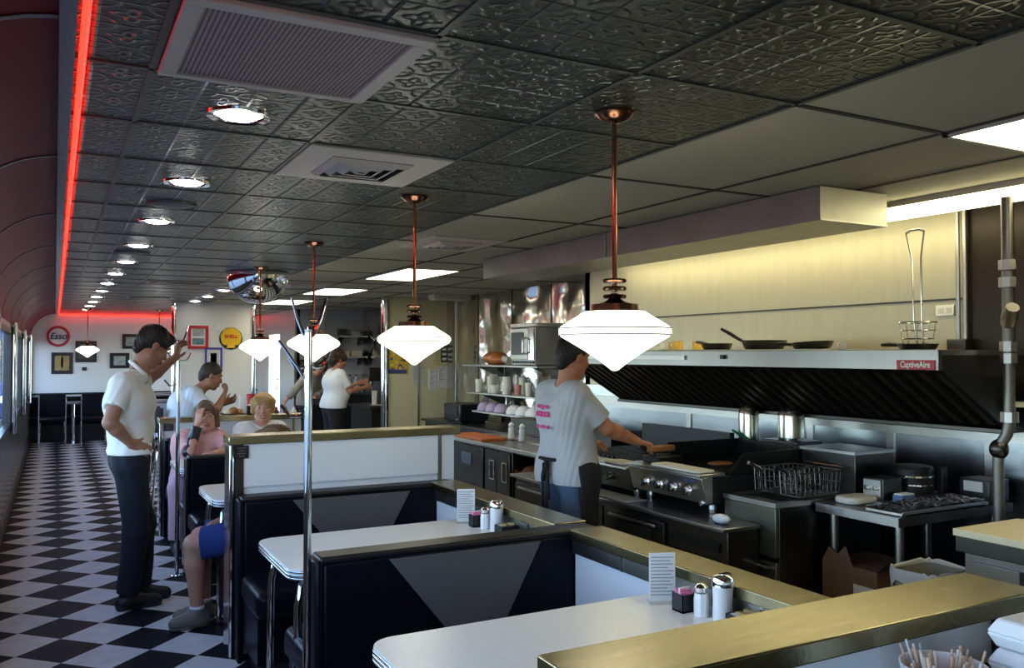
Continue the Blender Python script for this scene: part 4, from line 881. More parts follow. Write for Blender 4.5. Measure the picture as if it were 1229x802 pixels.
# ------------------------------------------------------------------ table condiments
def tableset(dx, dy, where, tz=.7525):
    def P(x, y): return (x+dx, y+dy, tz)
    x, y, z = P(1.878, 2.385)
    t = thing('menu_holder', 'white menu card in a clear holder on the %s' % where, 'menu card', (x, y, z))
    a = -.42
    part('foot', MB().box(x-.05, x+.05, y-.03, y+.03, z, z+.004).rot(a, (x, y, z)), glassp, t)
    cd = part('card', MB().box(x-.046, x+.046, y-.002, y+.002, z+.004, z+.172).rot(a, (x, y, z)), paper, t)
    ln = mat('print_grey', (.35, .37, .42), .8)
    for k in range(12):
        w_ = (.040, .034, .038, .030, .040, .036)[k % 6]
        part('print_line', MB().box(x-.040, x-.040+2*w_, y-.003, y-.0018, z+.155-.0118*k, z+.159-.0118*k).rot(a, (x, y, z)), ln, cd)
    x, y, z = P(1.885, 2.275)
    t = thing('sweetener_caddy', 'small black caddy of pink sweetener packets on the %s' % where, 'caddy', (x, y, z))
    part('box', MB().box(x-.03, x+.03, y-.028, y+.028, z, z+.006).box(x-.03, x-.027, y-.028, y+.028, z, z+.06).box(x+.027, x+.03, y-.028, y+.028, z, z+.06).box(x-.03, x+.03, y-.028, y-.025, z, z+.06).box(x-.03, x+.03, y+.025, y+.028, z, z+.06), plasb, t)
    for k in range(5): part('packet', MB().box(x-.022, x+.022, y-.02+.009*k, y-.014+.009*k, z+.008, z+.066+.006*(k % 3)).rot(.1*(k-2), (x, y, z)), pinkp if k != 2 else paper, t)
    x, y, z = P(1.898, 2.205)
    t = thing('salt_shaker', 'glass salt shaker with metal top on the %s' % where, 'shaker', (x, y, z))
    part('jar', MB().lathe([(.001, 0), (.024, 0), (.024, .055), (.020, .075), (.001, .075)], (x, y, z), 8, cap=False), mat('salt_white', (.85, .86, .88), .15), t)
    part('neck', MB().lathe([(.021, .073), (.019, .083), (.001, .083)], (x, y, z), 16, cap=False), glassp, t, True); part('lid', MB().lathe([(.021, .080), (.022, .094), (.014, .104), (.001, .106)], (x, y, z), 20, cap=False), chrome, t, True)
    x, y, z = P(1.925, 2.13)
    t = thing('sugar_dispenser', 'tall glass sugar dispenser with rounded chrome lid on the %s' % where, 'sugar dispenser', (x, y, z))
    part('jar', MB().lathe([(.001, 0), (.033, 0), (.034, .01), (.032, .06), (.034, .108), (.034, .115), (.001, .115)], (x, y, z), 28, cap=False), mat('sugar_white', (.82, .83, .83), .12, coat=.5), t, True)
    part('lid', MB().lathe([(.037, .113), (.037, .130), (.032, .142), (.02, .148), (.001, .149)], (x, y, z), 28, cap=False), chrome, t, True); part('flap', MB().box(x-.008, x+.03, y-.008, y+.008, z+.147, z+.152), chrome, t)
    x, y, z = P(1.985-.05, 2.035)
    t = thing('jam_caddy', 'black open caddy of jam packets on the %s' % where, 'caddy', (x, y, z))
    part('box', MB().box(x-.05, x+.05, y-.04, y+.04, z, z+.006).box(x-.05, x-.046, y-.04, y+.04, z, z+.045).box(x+.046, x+.05, y-.04, y+.04, z, z+.045).box(x-.05, x+.05, y-.04, y-.036, z, z+.045).box(x-.05, x+.05, y+.036, y+.04, z, z+.045), plasb, t)
    for k in range(4): part('jam_packet', MB().box(x-.044+.023*k, x-.024+.023*k, y-.02, y+.024, z+.03, z+.045+.004*(k % 2)).rot(.15*(k-1), (x, y, z)), mat('jam_gold', (.45, .32, .10), .4) if k % 2 else paperw, t)
tableset(0, 0, 'nearest white table')
tableset(-.005, 1.60, 'white table before the tall partition')

# nearest partition's service ledge and its things (lower right corner)
t = thing('service_counter', 'dark service counter behind the nearest partition in the lower right corner', 'counter', (1.6, .98, 0))
part('top', MB().box(1.15, 2.12, .72, 1.234, .85, .874), steeld, t, bevel=.004); part('body', MB().box(1.18, 2.1, .76, 1.23,   .08, .85), blackm, t); part('plinth', MB().box(1.2, 2.08, .8, 1.22, 0, .08), plasb, t)
t = thing('straw_bowl', 'white bowl full of straws in paper wraps under the nearest ledge', 'bowl of straws', (1.57, 1.10, .875))
part('bowl', MB().lathe([(.001, 0), (.045, 0), (.06, .03), (.078, .10), (.083, .125), (.079, .125), (.073, .10), (.055, .035), (.001, .01)], (1.57, 1.10, .875), 28, cap=False), foam, t, True)
st = mat('straw_paper', (.62, .40, .28), .7)
for k in range(64):
    a, r_ = random.random()*2*PI, .05*math.sqrt(random.random()); x, y = 1.57+r_*math.cos(a), 1.10+r_*math.sin(a)
    part('straw', MB().tube([(x, y, .92), (x+r_*.75*math.cos(a)+.012*(random.random()-.5), y+r_*.75*math.sin(a)+.012*(random.random()-.5), 1.00+.03*random.random())], .0026, 6), st if k % 3 else paperw, t)
t = thing('serving_tray', 'dark tray edge on the service counter beside the straw bowl', 'tray', (1.79, 1.0, .875))
part('tray', MB().box(1.66, 1.93, .86, 1.2, .875, .881).box(1.66, 1.67, .86, 1.2, .875, .93).box(1.92, 1.93, .86, 1.2, .875, .93).box(1.66, 1.93, 1.19, 1.2, .875, .93).box(1.66, 1.93, .86, .87, .875, .93), steeld, t, bevel=.003)
for k in range(3):
    z = .8815+.062*k
    t = thing('takeout_box', ('white foam takeout box at the bottom of the stack in the tray', 'white foam takeout box in the middle of the stack in the tray', 'white foam takeout box on top of the stack in the tray')[k], 'takeout box', (1.80, 1.03, z), 'foam takeout boxes')
    x0, x1, y0, y1 = 1.735, 1.915, .95, 1.12
    def fr(z0, z1, i0, i1): 
        return MB().add([(x0+i0, y0+i0, z0), (x1-i0, y0+i0, z0), (x1-i0, y1-i0, z0), (x0+i0, y1-i0, z0), (x0+i1, y0+i1, z1), (x1-i1, y0+i1, z1), (x1-i1, y1-i1, z1), (x0+i1, y1-i1, z1)], [(0,3,2,1), (4,5,6,7), (0,1,5,4), (1,2,6,5), (2,3,7,6), (3,0,4,7)])
    part('base', fr(z, z+.030, .014, .0), foam, t, bevel=.006); part('lid', fr(z+.0305, z+.060, .0, .016), foam, t, bevel=.006)

# ------------------------------------------------------------------ far counter table with the eating man's meal
t = thing('counter_table', 'dark topped high table behind the far partition', 'table', (1.75, 8.75, 0))
part('tabletop', MB().prism(rrect(1.30, 2.25, 8.42, 9.10, .05), 'z', .965, .995), plasb, t, bevel=.004); part('post', MB().lathe([(.04, .02), (.04, .965)], (1.78, 8.76, 0), 20), chrome, t, True); part('foot', MB().lathe([(.28, 0), (.28, .012), (.05, .04)], (1.78, 8.76, 0), 28), chrome, t, True)
TZ = .996
solo('serving_tray', MB().prism(rrect(1.36, 1.72, 8.46, 8.74, .03), 'z', TZ, TZ+.014), plasb, 'flat black tray on the high table under the plate of food', 'tray', bevel=.003)
t = thing('food_basket', 'plate of food on the black tray before the eating man', 'plate of food', (1.54, 8.6, TZ+.015)); part('plate', MB().lathe([(.001, 0), (.08, 0), (.13, .03), (.125, .034), (.001, .01)], (1.54, 8.6, TZ+.015), 30, cap=False), plasb, t, True)
for i, (a, b, h, c) in enumerate(((0, 0, .07, food), (.05, .03, .05, mat('food_tan', (.55, .35, .12), .6, noise=.4)), (-.05, .02, .045, mat('food_cream', (.75, .65, .45), .6)))): part('food', MB().ell((1.54+a, 8.6+b, TZ+.035+h*.4), (.045, .04, h*.5+.01)), c, t, True)
t = thing('tumbler', 'red plastic tumbler on the high table next to the blonde woman', 'cup', (1.655, 8.56, TZ)); part('cup', MB().lathe([(.001, 0), (.030, 0), (.043, .235), (.039, .235), (.027, .02), (.001, .02)], (1.655+.03, 8.50, TZ), 22, cap=False), redp, t, True); part('drink', MB().lathe([(.001, .2), (.037, .2)], (1.685, 8.50, TZ), 20, cap=False), plasb, t)
t = thing('napkin_dispenser', 'black napkin dispenser on the high table below the red tumbler', 'napkin dispenser', (1.72, 8.44, TZ)); part('case', MB().box(1.63, 1.75, 8.425, 8.46, TZ, TZ+.125), plasb, t, bevel=.008); part('napkins', MB().box(1.65, 1.73, 8.432, 8.452, TZ+.125, TZ+.14), paper, t)
t = thing('coffee_mug', 'white mug held near the mouth of the eating man', 'mug', (1.50, 8.62, 1.13)) if False else None
solo('paper_napkin', MB().prism(rrect(1.60, 1.66, 8.62, 8.66, .01), 'z', TZ, TZ+.22), paper, 'white folded menu standing on the high table behind the tumbler', 'menu', bevel=.003)
for i, (x, c, lb) in enumerate(((1.93, plasb, 'dark sauce bottle on the high table right of the blonde woman'), (2.02, redp, 'red ketchup bottle on the high table right of the blonde woman'), (2.10, plasw, 'pale condiment bottle on the high table right of the ketchup'))):
    t = thing('sauce_bottle', lb, 'bottle', (x, 8.5, TZ), 'condiment bottles on the high table'); part('bottle', MB().lathe([(.001, 0), (.026, 0), (.028, .05), (.022, .07), (.001, .07)], (x, 8.5, TZ), 18, cap=False), c, t, True); part('cap', MB().lathe([(.016, .069), (.013, .09), (.004, .105), (.001, .105)], (x, 8.5, TZ), 14, cap=False), c if i else redp, t, True)
def stool(x, y, lb, ang=0., h=.74):
    t = thing('bar_stool', lb, 'bar stool', (x, y, 0), 'chrome bar stools'); c, s = math.cos(ang), math.sin(ang)
    def R(a, b, z): return (x+c*a-s*b, y+s*a+c*b, z)
    part('seat', MB().lathe([(.001, h-.06), (.17, h-.06), (.19, h-.04), (.19, h-.015), (.17, h), (.001, h)], (x, y, 0), 28, cap=False), vinyl, t, True)
    part('seat_band', MB().lathe([(.186, h-.055), (.196, h-.05), (.196, h-.03), (.186, h-.025)], (x, y, 0), 28, cap=False), chrome, t, True)
    for a, b in ((.14, .14), (.14, -.14), (-.14, .14), (-.14, -.14)): part('leg', MB().tube([R(a, b, h-.06), R(a*1.45, b*1.45, 0.005)], .014, 10), chrome, t, True)
    part('foot_ring', MB().tube([(x+.185*math.cos(2*PI*k/24), y+.185*math.sin(2*PI*k/24), .28) for k in range(25)], .010, 8), chrome, t, True)
    bk = [R(-.2*math.cos(q), .2*math.sin(q), 0) for q in [(-1+2*k/12)*1.0 for k in range(13)]]; m = MB(); n_ = len(bk)
    m.add([(p[0], p[1], h+.12) for p in bk]+[(p[0], p[1], h+.36) for p in bk]+[(x+(p[0]-x)*.86, y+(p[1]-y)*.86, h+.12) for p in bk]+[(x+(p[0]-x)*.86, y+(p[1]-y)*.86, h+.36) for p in bk],
          [(i, i+1, n_+i+1, n_+i) for i in range(n_-1)]+[(2*n_+i, 3*n_+i, 3*n_+i+1, 2*n_+i+1) for i in range(n_-1)]+[(n_+i, n_+i+1, 3*n_+i+1, 3*n_+i) for i in range(n_-1)]+[(i, 2*n_+i, 2*n_+i+1, i+1) for i in range(n_-1)]+[(0, n_, 3*n_, 2*n_), (n_-1, 3*n_-1, 4*n_-1, 2*n_-1)])
    part('backrest', m, vinyl, t, True)
    for b in (.1, -.1): part('back_post', MB().tube([R(-.16, b, h-.05), R(-.178, b, h+.2)], .009, 8), chrome, t, True)
stool(1.02, 8.98, 'chrome legged bar stool under the eating man'); stool(.98, 9.9, 'empty chrome legged bar stool farther behind the eating man', .4)

# ------------------------------------------------------------------ signs and pictures
def frame(x0, x1, z0, z1, y, fm, lb, pics, w=.03, mt=.02, glaze=True):
    t = thing('picture_frame', lb, 'picture', ((x0+x1)/2, y, z0))
    for a in ((x0, x1, z0, z0+w), (x0, x1, z1-w, z1), (x0, x0+w, z0+w, z1-w), (x1-w, x1, z0+w, z1-w)): part('frame_bar', MB().box(a[0], a[1], y-.025, y, a[2], a[3]), fm, t, bevel=.004)
    part('mount', MB().box(x0+w, x1-w, y-.012, y, z0+w, z1-w), paper if mt else plasb, t)
    for (a, b, c_, d_, col) in pics:
        W, H = x1-x0, z1-z0; part('print', MB().box(x0+a*W, x0+b*W, y-.015, y-.011, z0+c_*H, z0+d_*H), col, t)
    return t
redf = mat('frame_red', (.55, .03, .04), .35); bluef = mat('frame_blue', (.06, .06, .35), .35); blackf = mat('frame_black', (.015, .012, .012), .35); goldp = mat('print_gold', (.35, .22, .08), .5, noise=.5, nscale=14); greyp = mat('print_photo', (.35, .37, .36), .5, noise=.7, nscale=12); darkp = mat('print_dark', (.05, .05, .05), .4, noise=.6, nscale=10); tealp = mat('print_teal', (.15, .25, .27), .5, noise=.8, nscale=16); olivep = mat('print_olive', (.22, .22, .08), .5, noise=.7, nscale=14)
frame(1.80, 2.10, 1.70, 2.06, 13.9, redf, 'red framed pair of photographs on the white sign wall', [(.22, .78, .54, .84, greyp), (.22, .78, .18, .46, tealp)], .045)
frame(2.05, 2.31, 1.38, 1.72, 13.9, bluef, 'blue framed picture on the white sign wall above the eating man', [(.2, .8, .16, .84, paperw), (.32, .68, .25, .75, olivep)], .03)
frame(-.06, .30, 1.24, 1.65, 18.3, blackf, 'black framed golden picture on the far wall below the round red sign', [(.16, .84, .16, .84, goldp), (.45, .55, .3, .8, paperw)], .04, 0)
frame(.34, .71, 1.46, 1.87, 18.3, blackf, 'black framed picture on the far wall behind the far pendant lamp', [(.15, .85, .15, .85, darkp)], .04, 0)
frame(1.16, 1.45, 1.72, 2.01, 18.3, blackf, 'black framed grey photograph high on the far wall above the standing man', [(.2, .8, .2, .8, greyp)], .04, 0)
frame(.94, 1.29, 1.34, 1.64, 18.3, blackf, 'black framed picture on the far wall partly behind the standing man', [(.2, .8, .2, .8, greyp)], .04, 0)
t = thing('wall_socket', 'tiny black wall fitting on the far wall below the pendant', 'socket', (.50, 18.3, 1.33)); part('plate', MB().box(.46, .54, 18.28, 18.3, 1.30, 1.37), plasb, t, bevel=.004); part('dial', MB().lathe([(.02, 0), (.02, -.01), (.001, -.011)], (.50, 18.28, 1.335), 14, 'y', cap=False), steeld, t)
t = thing('switch_plate', 'small white switch plate high on the sign wall', 'switch', (2.23, 13.9, 2.0)); part('plate', MB().box(2.2, 2.29, 13.885, 13.9, 1.98, 2.12), plasw, t, bevel=.004); part('toggle', MB().box(2.235, 2.255, 13.875, 13.886, 2.03, 2.07), plasw, t)
# round oil sign
t = thing('round_sign', 'round white oil sign with red ring and blue script on the far wall', 'sign', (.05, 18.3, 1.9)); RX = (PI/2, 0, 0)
part('disc', MB().lathe([(.001, -.02), (.18, -.02), (.18, 0)], (.05, 18.3, 1.955), 40, 'y', cap=False), paper, t); part('ring', MB().lathe([(.15, -.026), (.20, -.026), (.20, 0), (.15, 0)], (.05, 18.3, 1.955), 44, 'y', cap=False), mat('ring_red', (.50, .03, .06), .35), t)
text('lettering', 'Esso', .165, mat('letter_navy', (.03, .03, .12), .4), t, (.05, 18.277, 1.955), RX, .002, shear=.25, bold=.004, sx=.95)
# yellow shell sign
t = thing('shell_sign', 'round dark edged yellow scallop shell sign with red lettering on the sign wall', 'sign', (2.44, 13.9, 1.69)); cx, cz = 2.44, 1.865
part('disc', MB().lathe([(.001, -.012), (.175, -.012), (.175, 0)], (cx, 13.9, cz), 44, 'y', cap=False), blackf, t)
pts = []
for k in range(81):
    a = PI*(-.28+1.56*k/80); rr_ = .152+.008*abs(math.sin(k*PI/80*7)); pts.append((cx+rr_*math.cos(a), cz+.012+rr_*math.sin(a)))
pts += [(cx-.055, cz-.10), (cx-.065, cz-.15), (cx+.065, cz-.15), (cx+.055, cz-.10)]
yel = mat('sign_yellow', (.85, .52, .02), .35); sh = part('shell', MB().prism(pts, 'y', 13.878, 13.888), yel, t, label='yellow scallop shell')
for k in range(6):
    a = PI*(.12+.76*k/5); part('rib', MB().tube([(cx+.03*math.cos(a), 13.878, cz-.10+.02*math.sin(a)), (cx+.15*math.cos(a), 13.878, cz+.012+.145*math.sin(a))], .0022, 5), mat('rib_orange', (.70, .28, .02), .4), sh)
text('lettering', 'SHELL', .075, mat('letter_red', (.60, .03, .02), .4), t, (cx, 13.876, cz+.03), RX, .002, bold=.003)
# papers on the cream wall
yb = mat('poster_yellow', (.75, .50, .05), .6, noise=.5, nscale=24)
t = thing('poster', 'yellow and blue poster on the cream pantry wall under the second pendant', 'poster', (4.2, 11.3, 1.34)); part('sheet', MB().box(4.02+.06, 4.40, 11.294, 11.3, 1.34, 1.72), yb, t); random.seed(3)
for k in range(16):
    x, z = 4.09+.27*random.random(), 1.40+.28*random.random(); part('blot', MB().ell((x, 11.293, z), (.018+.018*random.random(), .002, .012+.014*random.random()), 10, 6), mat('blot%d' % (k % 3), ((.12, .14, .35), (.45, .18, .04), (.85, .70, .20))[k % 3], .6), t)
part('blue_base', MB().box(4.09, 4.38, 11.292, 11.295, 1.345, 1.40), mat('poster_blue', (.06, .08, .25), .6), t)
for i, (x0, x1, z0, z1, c, lb) in enumerate(((4.47, 4.66, 1.19, 1.45, paperw, 'greyish notice on the cream wall, right under the second pendant'), (4.86, 5.0, 1.13, 1.44, paper, 'white printed notice on the cream wall close to the steel wall'), (4.72, 4.84, 1.10, 1.40, paper, 'white notice on the cream wall between the two other notices'), (4.80, 4.90, 1.46, 1.66, mat('note_yellow', (.70, .62, .25), .7), 'small yellowish note above the notices on the cream wall'))):
    t = thing('notice', lb, 'notice', ((x0+x1)/2, 11.3, z0)); part('sheet', MB().box(x0, x1, 11.294, 11.3, z0, z1), c, t)
    for k in range(8): part('print_line', MB().box(x0+.02, x1-.02-.03*(k % 3), 11.292, 11.295, z1-.03-.026*k*(z1-z0)/.3, z1-.022-.026*k*(z1-z0)/.3), mat('print_grey', (.35, .37, .42), .8), t)
t = thing('notice_board', 'black framed notice at the corner of the cream wall above the shelves', 'notice', (4.95, 11.3, 1.5)); part('board', MB().box(4.91, 5.0, 11.285, 11.3, 1.5, 1.74), plasb, t)
for k in range(3): part('white_mark', MB().box(4.925, 4.985, 11.282, 11.286, 1.53+.07*k, 1.565+.07*k), paper, t)

# ------------------------------------------------------------------ far end: wall bench, tables and chairs
t = thing('wall_bench', 'long black bench against the far end wall', 'bench', (1.0, 18.0, 0))
part('backrest', MB().box(-.4, 3.7, 18.15, 18.27, .1, .80), vinyl, t, bevel=.015); part('seat', MB().box(-.4, 3.7, 17.7, 18.15, .32, .46), vinyl, t, bevel=.03, seg=3); part('base', MB().box(-.4, 3.7, 17.75, 18.15, 0, .32), plasb, t); part('top_rail', MB().box(-.4, 3.7, 18.14, 18.28, .80, .815), plasb, t)
ch0 = None
def chair_proto():
    t = thing('diner_chair', 'x', 'chair', (0, 0, 0), 'black chrome legged chairs at the far end')
    part('seat', MB().box(-.2, .2, -.2, .2, .44, .49), vinyl, t, bevel=.015); part('backrest', MB().box(-.2, .2, -.22, -.18, .55, .93), vinyl, t, bevel=.015)
    for s in (-1, 1):
        part('front_leg', MB().tube([(s*.19, .18, .45), (s*.20, .19, 0)], .0125, 10), chrome, t, True); part('rear_leg', MB().tube([(s*.205, -.24, 0), (s*.205, -.21, .45), (s*.205, -.225, .90)], .0125, 10), chrome, t, True)
    return t
for i, (x, y, lb) in enumerate(((-.03, 16.9, 'black chrome legged chair at the far end, under the golden picture'), (.62, 16.9, 'black chrome legged chair at the far end, under the far pendant'), (1.35, 16.9, 'black chrome legged chair at the far end, behind the standing man'), (2.1, 16.7, 'black chrome legged chair at the far end, beyond the eating man'))):
    if ch0 is None: ch0 = chair_proto(); ch0['label'] = lb; ch0.location = (x, y, 0)
    else: copy_tree(ch0, (x, y, 0), lb)
for i, (x, lb) in enumerate(((.3, 'small dark table at the far end below the far pendant'), (1.5, 'small dark table at the far end behind the standing man'))):
    t = thing('diner_table', lb, 'table', (x, 17.35, 0), 'small dark tables at the far end'); part('tabletop', MB().prism(rrect(x-.42, x+.42, 17.1, 17.66, .05), 'z', .72, .75), plasb, t); part('edge_band', MB().prism(rrect(x-.426, x+.426, 17.094, 17.666, .056), 'z', .725, .745), chromer, t); part('post', MB().lathe([(.035, .02), (.035, .72)], (x, 17.38, 0), 16), chrome, t, True); part('foot', MB().lathe([(.22, 0), (.22, .012), (.04, .04)], (x, 17.38, 0), 24), chrome, t, True)
t = thing('rail_partition', 'low steel railed partition behind the eating man', 'partition', (2.2, 15.6, 0)); part('panel', MB().box(1.3, 3.1, 15.58, 15.64, 0, .78), wallg, t); part('rail', MB().tube([(1.3, 15.57, .82), (3.1, 15.57, .82)], .025, 12), chrome, t, True); part('rail', MB().tube([(1.3, 15.57, .93), (3.1, 15.57, .93)], .025, 12), chrome, t, True)
for x in (1.32, 2.2, 3.08): part('post', MB().tube([(x, 15.57, 0), (x, 15.57, .95)], .018, 10), chrome, t, True)

# ------------------------------------------------------------------ vans added outside to block the bright sky behind the windows
def van(yc, xc, nm, col, lb):
    t = thing('van', lb, 'van', (xc, yc, -.15), 'vans added outside the windows'); g0 = -.15; vm = mat('paint_'+nm, col, .3, .2, coat=.4)
    part('body', MB().prism([(yc+a, g0+b) for a, b in ((-2.5, .35), (-2.55, .85), (-2.35, 1.1), (-1.7, 2.2), (-1.5, 2.4), (2.5, 2.45), (2.6, 2.3), (2.6, .35))], 'x', xc-1, xc+1), vm, t, bevel=.07, seg=3)
    part('windscreen', MB().add([(xc-.85, yc-2.31, g0+1.2), (xc+.85, yc-2.31, g0+1.2), (xc+.75, yc-1.79, g0+2.1), (xc-.75, yc-1.79, g0+2.1)], [(0, 1, 2, 3)]), plasb, t)
    part('grille', MB().box(xc-.55, xc+.55, yc-2.58, yc-2.52, g0+.6, g0+.82), steeld, t)
    for s in (-1, 1):
        part('headlight', MB().ell((xc+s*.7, yc-2.53, g0+.78), (.16, .05, .10)), plasw, t, True)
        part('side_window', MB().prism([(yc-1.9, g0+1.3), (yc-1.5, g0+2.05), (yc-.6, g0+2.05), (yc-.6, g0+1.3)], 'x', xc+s*1.0-.012, xc+s*1.0+.012), plasb, t)
        for wy in (-1.6, 1.6):
            wh = part('wheel', MB().lathe([(.22, -.1), (.33, -.1), (.35, -.06), (.35, .06), (.33, .1), (.22, .1)], (xc+s*.95, yc+wy, g0+.35), 24, 'x', cap=False), plasb, t, True)
            part('hub', MB().lathe([(.001, -.09), (.22, -.09), (.22, .09), (.001, .09)], (xc+s*.95, yc+wy, g0+.35), 20, 'x', cap=False), steel, wh)
van(24, -1.62, 'blue', (.010, .022, .11), 'tall dark blue van added outside to darken the left windows')
van(31, -1.60, 'red', (.16, .010, .02), 'dark red van added outside behind the blue van')
# ------------------------------------------------------------------ people: blended surfaces meshed on a grid
class SDF:
    def __init__(s, lo, hi, h):
        s.lo = np.array(lo, np.float32); s.h = h
        s.n = np.ceil((np.array(hi)-np.array(lo))/h).astype(int)+1
        s.F = np.full(tuple(s.n), 1., np.float32)
    def block(s, lo, hi):
        a = np.clip(np.floor((np.array(lo)-s.lo)/s.h).astype(int), 0, s.n); b = np.clip(np.ceil((np.array(hi)-s.lo)/s.h).astype(int)+1, 0, s.n)
        sl = tuple(slice(i, j) for i, j in zip(a, b))
        ax = [s.lo[i]+s.h*np.arange(a[i], b[i], dtype=np.float32) for i in range(3)]
        return sl, ax[0][:, None, None], ax[1][None, :, None], ax[2][None, None, :]
    def put(s, sl, d, k, sub=False):
        f = s.F[sl]
        if f.size == 0: return
        if sub:
            d = -d; hh = np.clip(.5-.5*(f-d)/k, 0, 1); s.F[sl] = f*(1-hh)+d*hh+k*hh*(1-hh)
        else:
            hh = np.clip(.5+.5*(f-d)/k, 0, 1); s.F[sl] = f*(1-hh)+d*hh-k*hh*(1-hh)
    def cap(s, a, b, ra, rb, k=.02, sub=False, cut=None):
        a = np.array(a, np.float32); b = np.array(b, np.float32); m = max(ra, rb)+k+.02
        sl, X, Y, Z = s.block(np.minimum(a, b)-m, np.maximum(a, b)+m)
        if s.F[sl].size == 0: return
        d = b-a; L = max(float(d@d), 1e-9)
        t = np.clip(((X-a[0])*d[0]+(Y-a[1])*d[1]+(Z-a[2])*d[2])/L, 0, 1)
        D = np.sqrt((X-a[0]-t*d[0])**2+(Y-a[1]-t*d[1])**2+(Z-a[2]-t*d[2])**2)-(ra+(rb-ra)*t)
        if cut is not None:
            p, n_ = np.array(cut[0]), np.array(cut[1], float); n_ = n_/np.linalg.norm(n_)
            D = np.maximum(D, (X-p[0])*n_[0]+(Y-p[1])*n_[1]+(Z-p[2])*n_[2])
        s.put(sl, D, k, sub)
    def ell(s, c, r, R, k=.02, sub=False):
        c = np.array(c, np.float32); m = max(r)+k+.02
        sl, X, Y, Z = s.block(c-m, c+m)
        if s.F[sl].size == 0: return
        X, Y, Z = X-c[0], Y-c[1], Z-c[2]
        q = [(X*R[i][0]+Y*R[i][1]+Z*R[i][2])/r[i] for i in range(3)]
        k0 = np.sqrt(q[0]**2+q[1]**2+q[2]**2); k1 = np.sqrt((q[0]/r[0])**2+(q[1]/r[1])**2+(q[2]/r[2])**2)+1e-6
        s.put(sl, k0*(k0-1)/k1, k, sub)
    def clip(s, p, n_):
        n_ = np.array(n_, float); n_ = n_/np.linalg.norm(n_)
        sl, X, Y, Z = s.block(s.lo-1, s.lo+s.h*s.n+1)
        s.F = np.maximum(s.F, ((X-p[0])*n_[0]+(Y-p[1])*n_[1]+(Z-p[2])*n_[2]).astype(np.float32))
    def wrinkle(s, amp, fr, seed=0.):
        sl, X, Y, Z = s.block(s.lo-1, s.lo+s.h*s.n+1)
        w_ = np.sin(fr*(Z*1.6+.6*np.sin(9*X+seed)+.5*np.sin(11*Y+seed)))+.6*np.sin(fr*.7*(X-Y+.7*Z)+seed)+.5*np.sin(fr*1.3*(Y+.5*X-.4*Z)+2*seed)
        s.F = s.F+amp*w_.astype(np.float32)
    def mesh(s):
        F = s.F; nx, ny, nz = F.shape; I = F < 0
        cnt = np.zeros((nx-1, ny-1, nz-1), np.float32); acc = np.zeros((3, nx-1, ny-1, nz-1), np.float32)
        for ax in range(3):
            o = [i for i in range(3) if i != ax]
            for da in (0, 1):
                for db in (0, 1):
                    st = [0, 0, 0]; st[o[0]] = da; st[o[1]] = db
                    A = tuple(slice(st[i], st[i]+(nx, ny, nz)[i]-1) for i in range(3))
                    st2 = list(st); st2[ax] = 1; B = tuple(slice(st2[i], st2[i]+(nx, ny, nz)[i]-1) for i in range(3))
                    x = I[A] != I[B]; fa, fb = F[A], F[B]
                    t = np.where(x, fa/np.where(x, fa-fb, 1), 0)
                    cnt += x; acc[ax] += t; acc[o[0]] += x*da; acc[o[1]] += x*db
        act = cnt > 0; idx = np.full(act.shape, -1, np.int64); ii = np.argwhere(act); idx[act] = np.arange(len(ii))
        V = s.lo+s.h*(ii+np.stack([acc[k][act]/cnt[act] for k in range(3)], 1))
        Q = []
        for ax in range(3):
            o = [i for i in range(3) if i != ax]
            A = [slice(1, -1)]*3; A[ax] = slice(0, -1); B = [slice(1, -1)]*3; B[ax] = slice(1, None)
            x = I[tuple(A)] != I[tuple(B)]; flip = I[tuple(A)][x]
            P = np.argwhere(x)+np.array([0 if i == ax else 1 for i in range(3)])
            def g(da, db):
                q_ = P.copy(); q_[:, o[0]] += da; q_[:, o[1]] += db; return idx[q_[:, 0], q_[:, 1], q_[:, 2]]
            q_ = np.stack([g(-1, -1), g(0, -1), g(0, 0), g(-1, 0)], 1)
            if ax == 1: flip = ~flip
            q_[~flip] = q_[~flip][:, ::-1]; Q.append(q_)
        Q = np.concatenate(Q); Q = Q[(Q >= 0).all(1)]
        return V, Q
def sdf_obj(name, S, m, parent, label=None):
    V, Q = S.mesh(); me = bpy.data.meshes.new(name)
    r = parent
    while r is not None: V = V-np.array(r.location); r = r.parent
    me.from_pydata(V.tolist(), [], Q.tolist()); me.materials.append(m)
    me.polygons.foreach_set('use_smooth', [True]*len(me.polygons)); me.update()
    o = bpy.data.objects.new(name, me); C.objects.link(o); o.parent = parent
    if label: o['label'] = label
    return o
V3 = lambda *a: np.array(a, float)
def nrm(v): v = np.array(v, float); return v/np.linalg.norm(v)
def lerp(a, b, t): return np.array(a)*(1-t)+np.array(b)*t

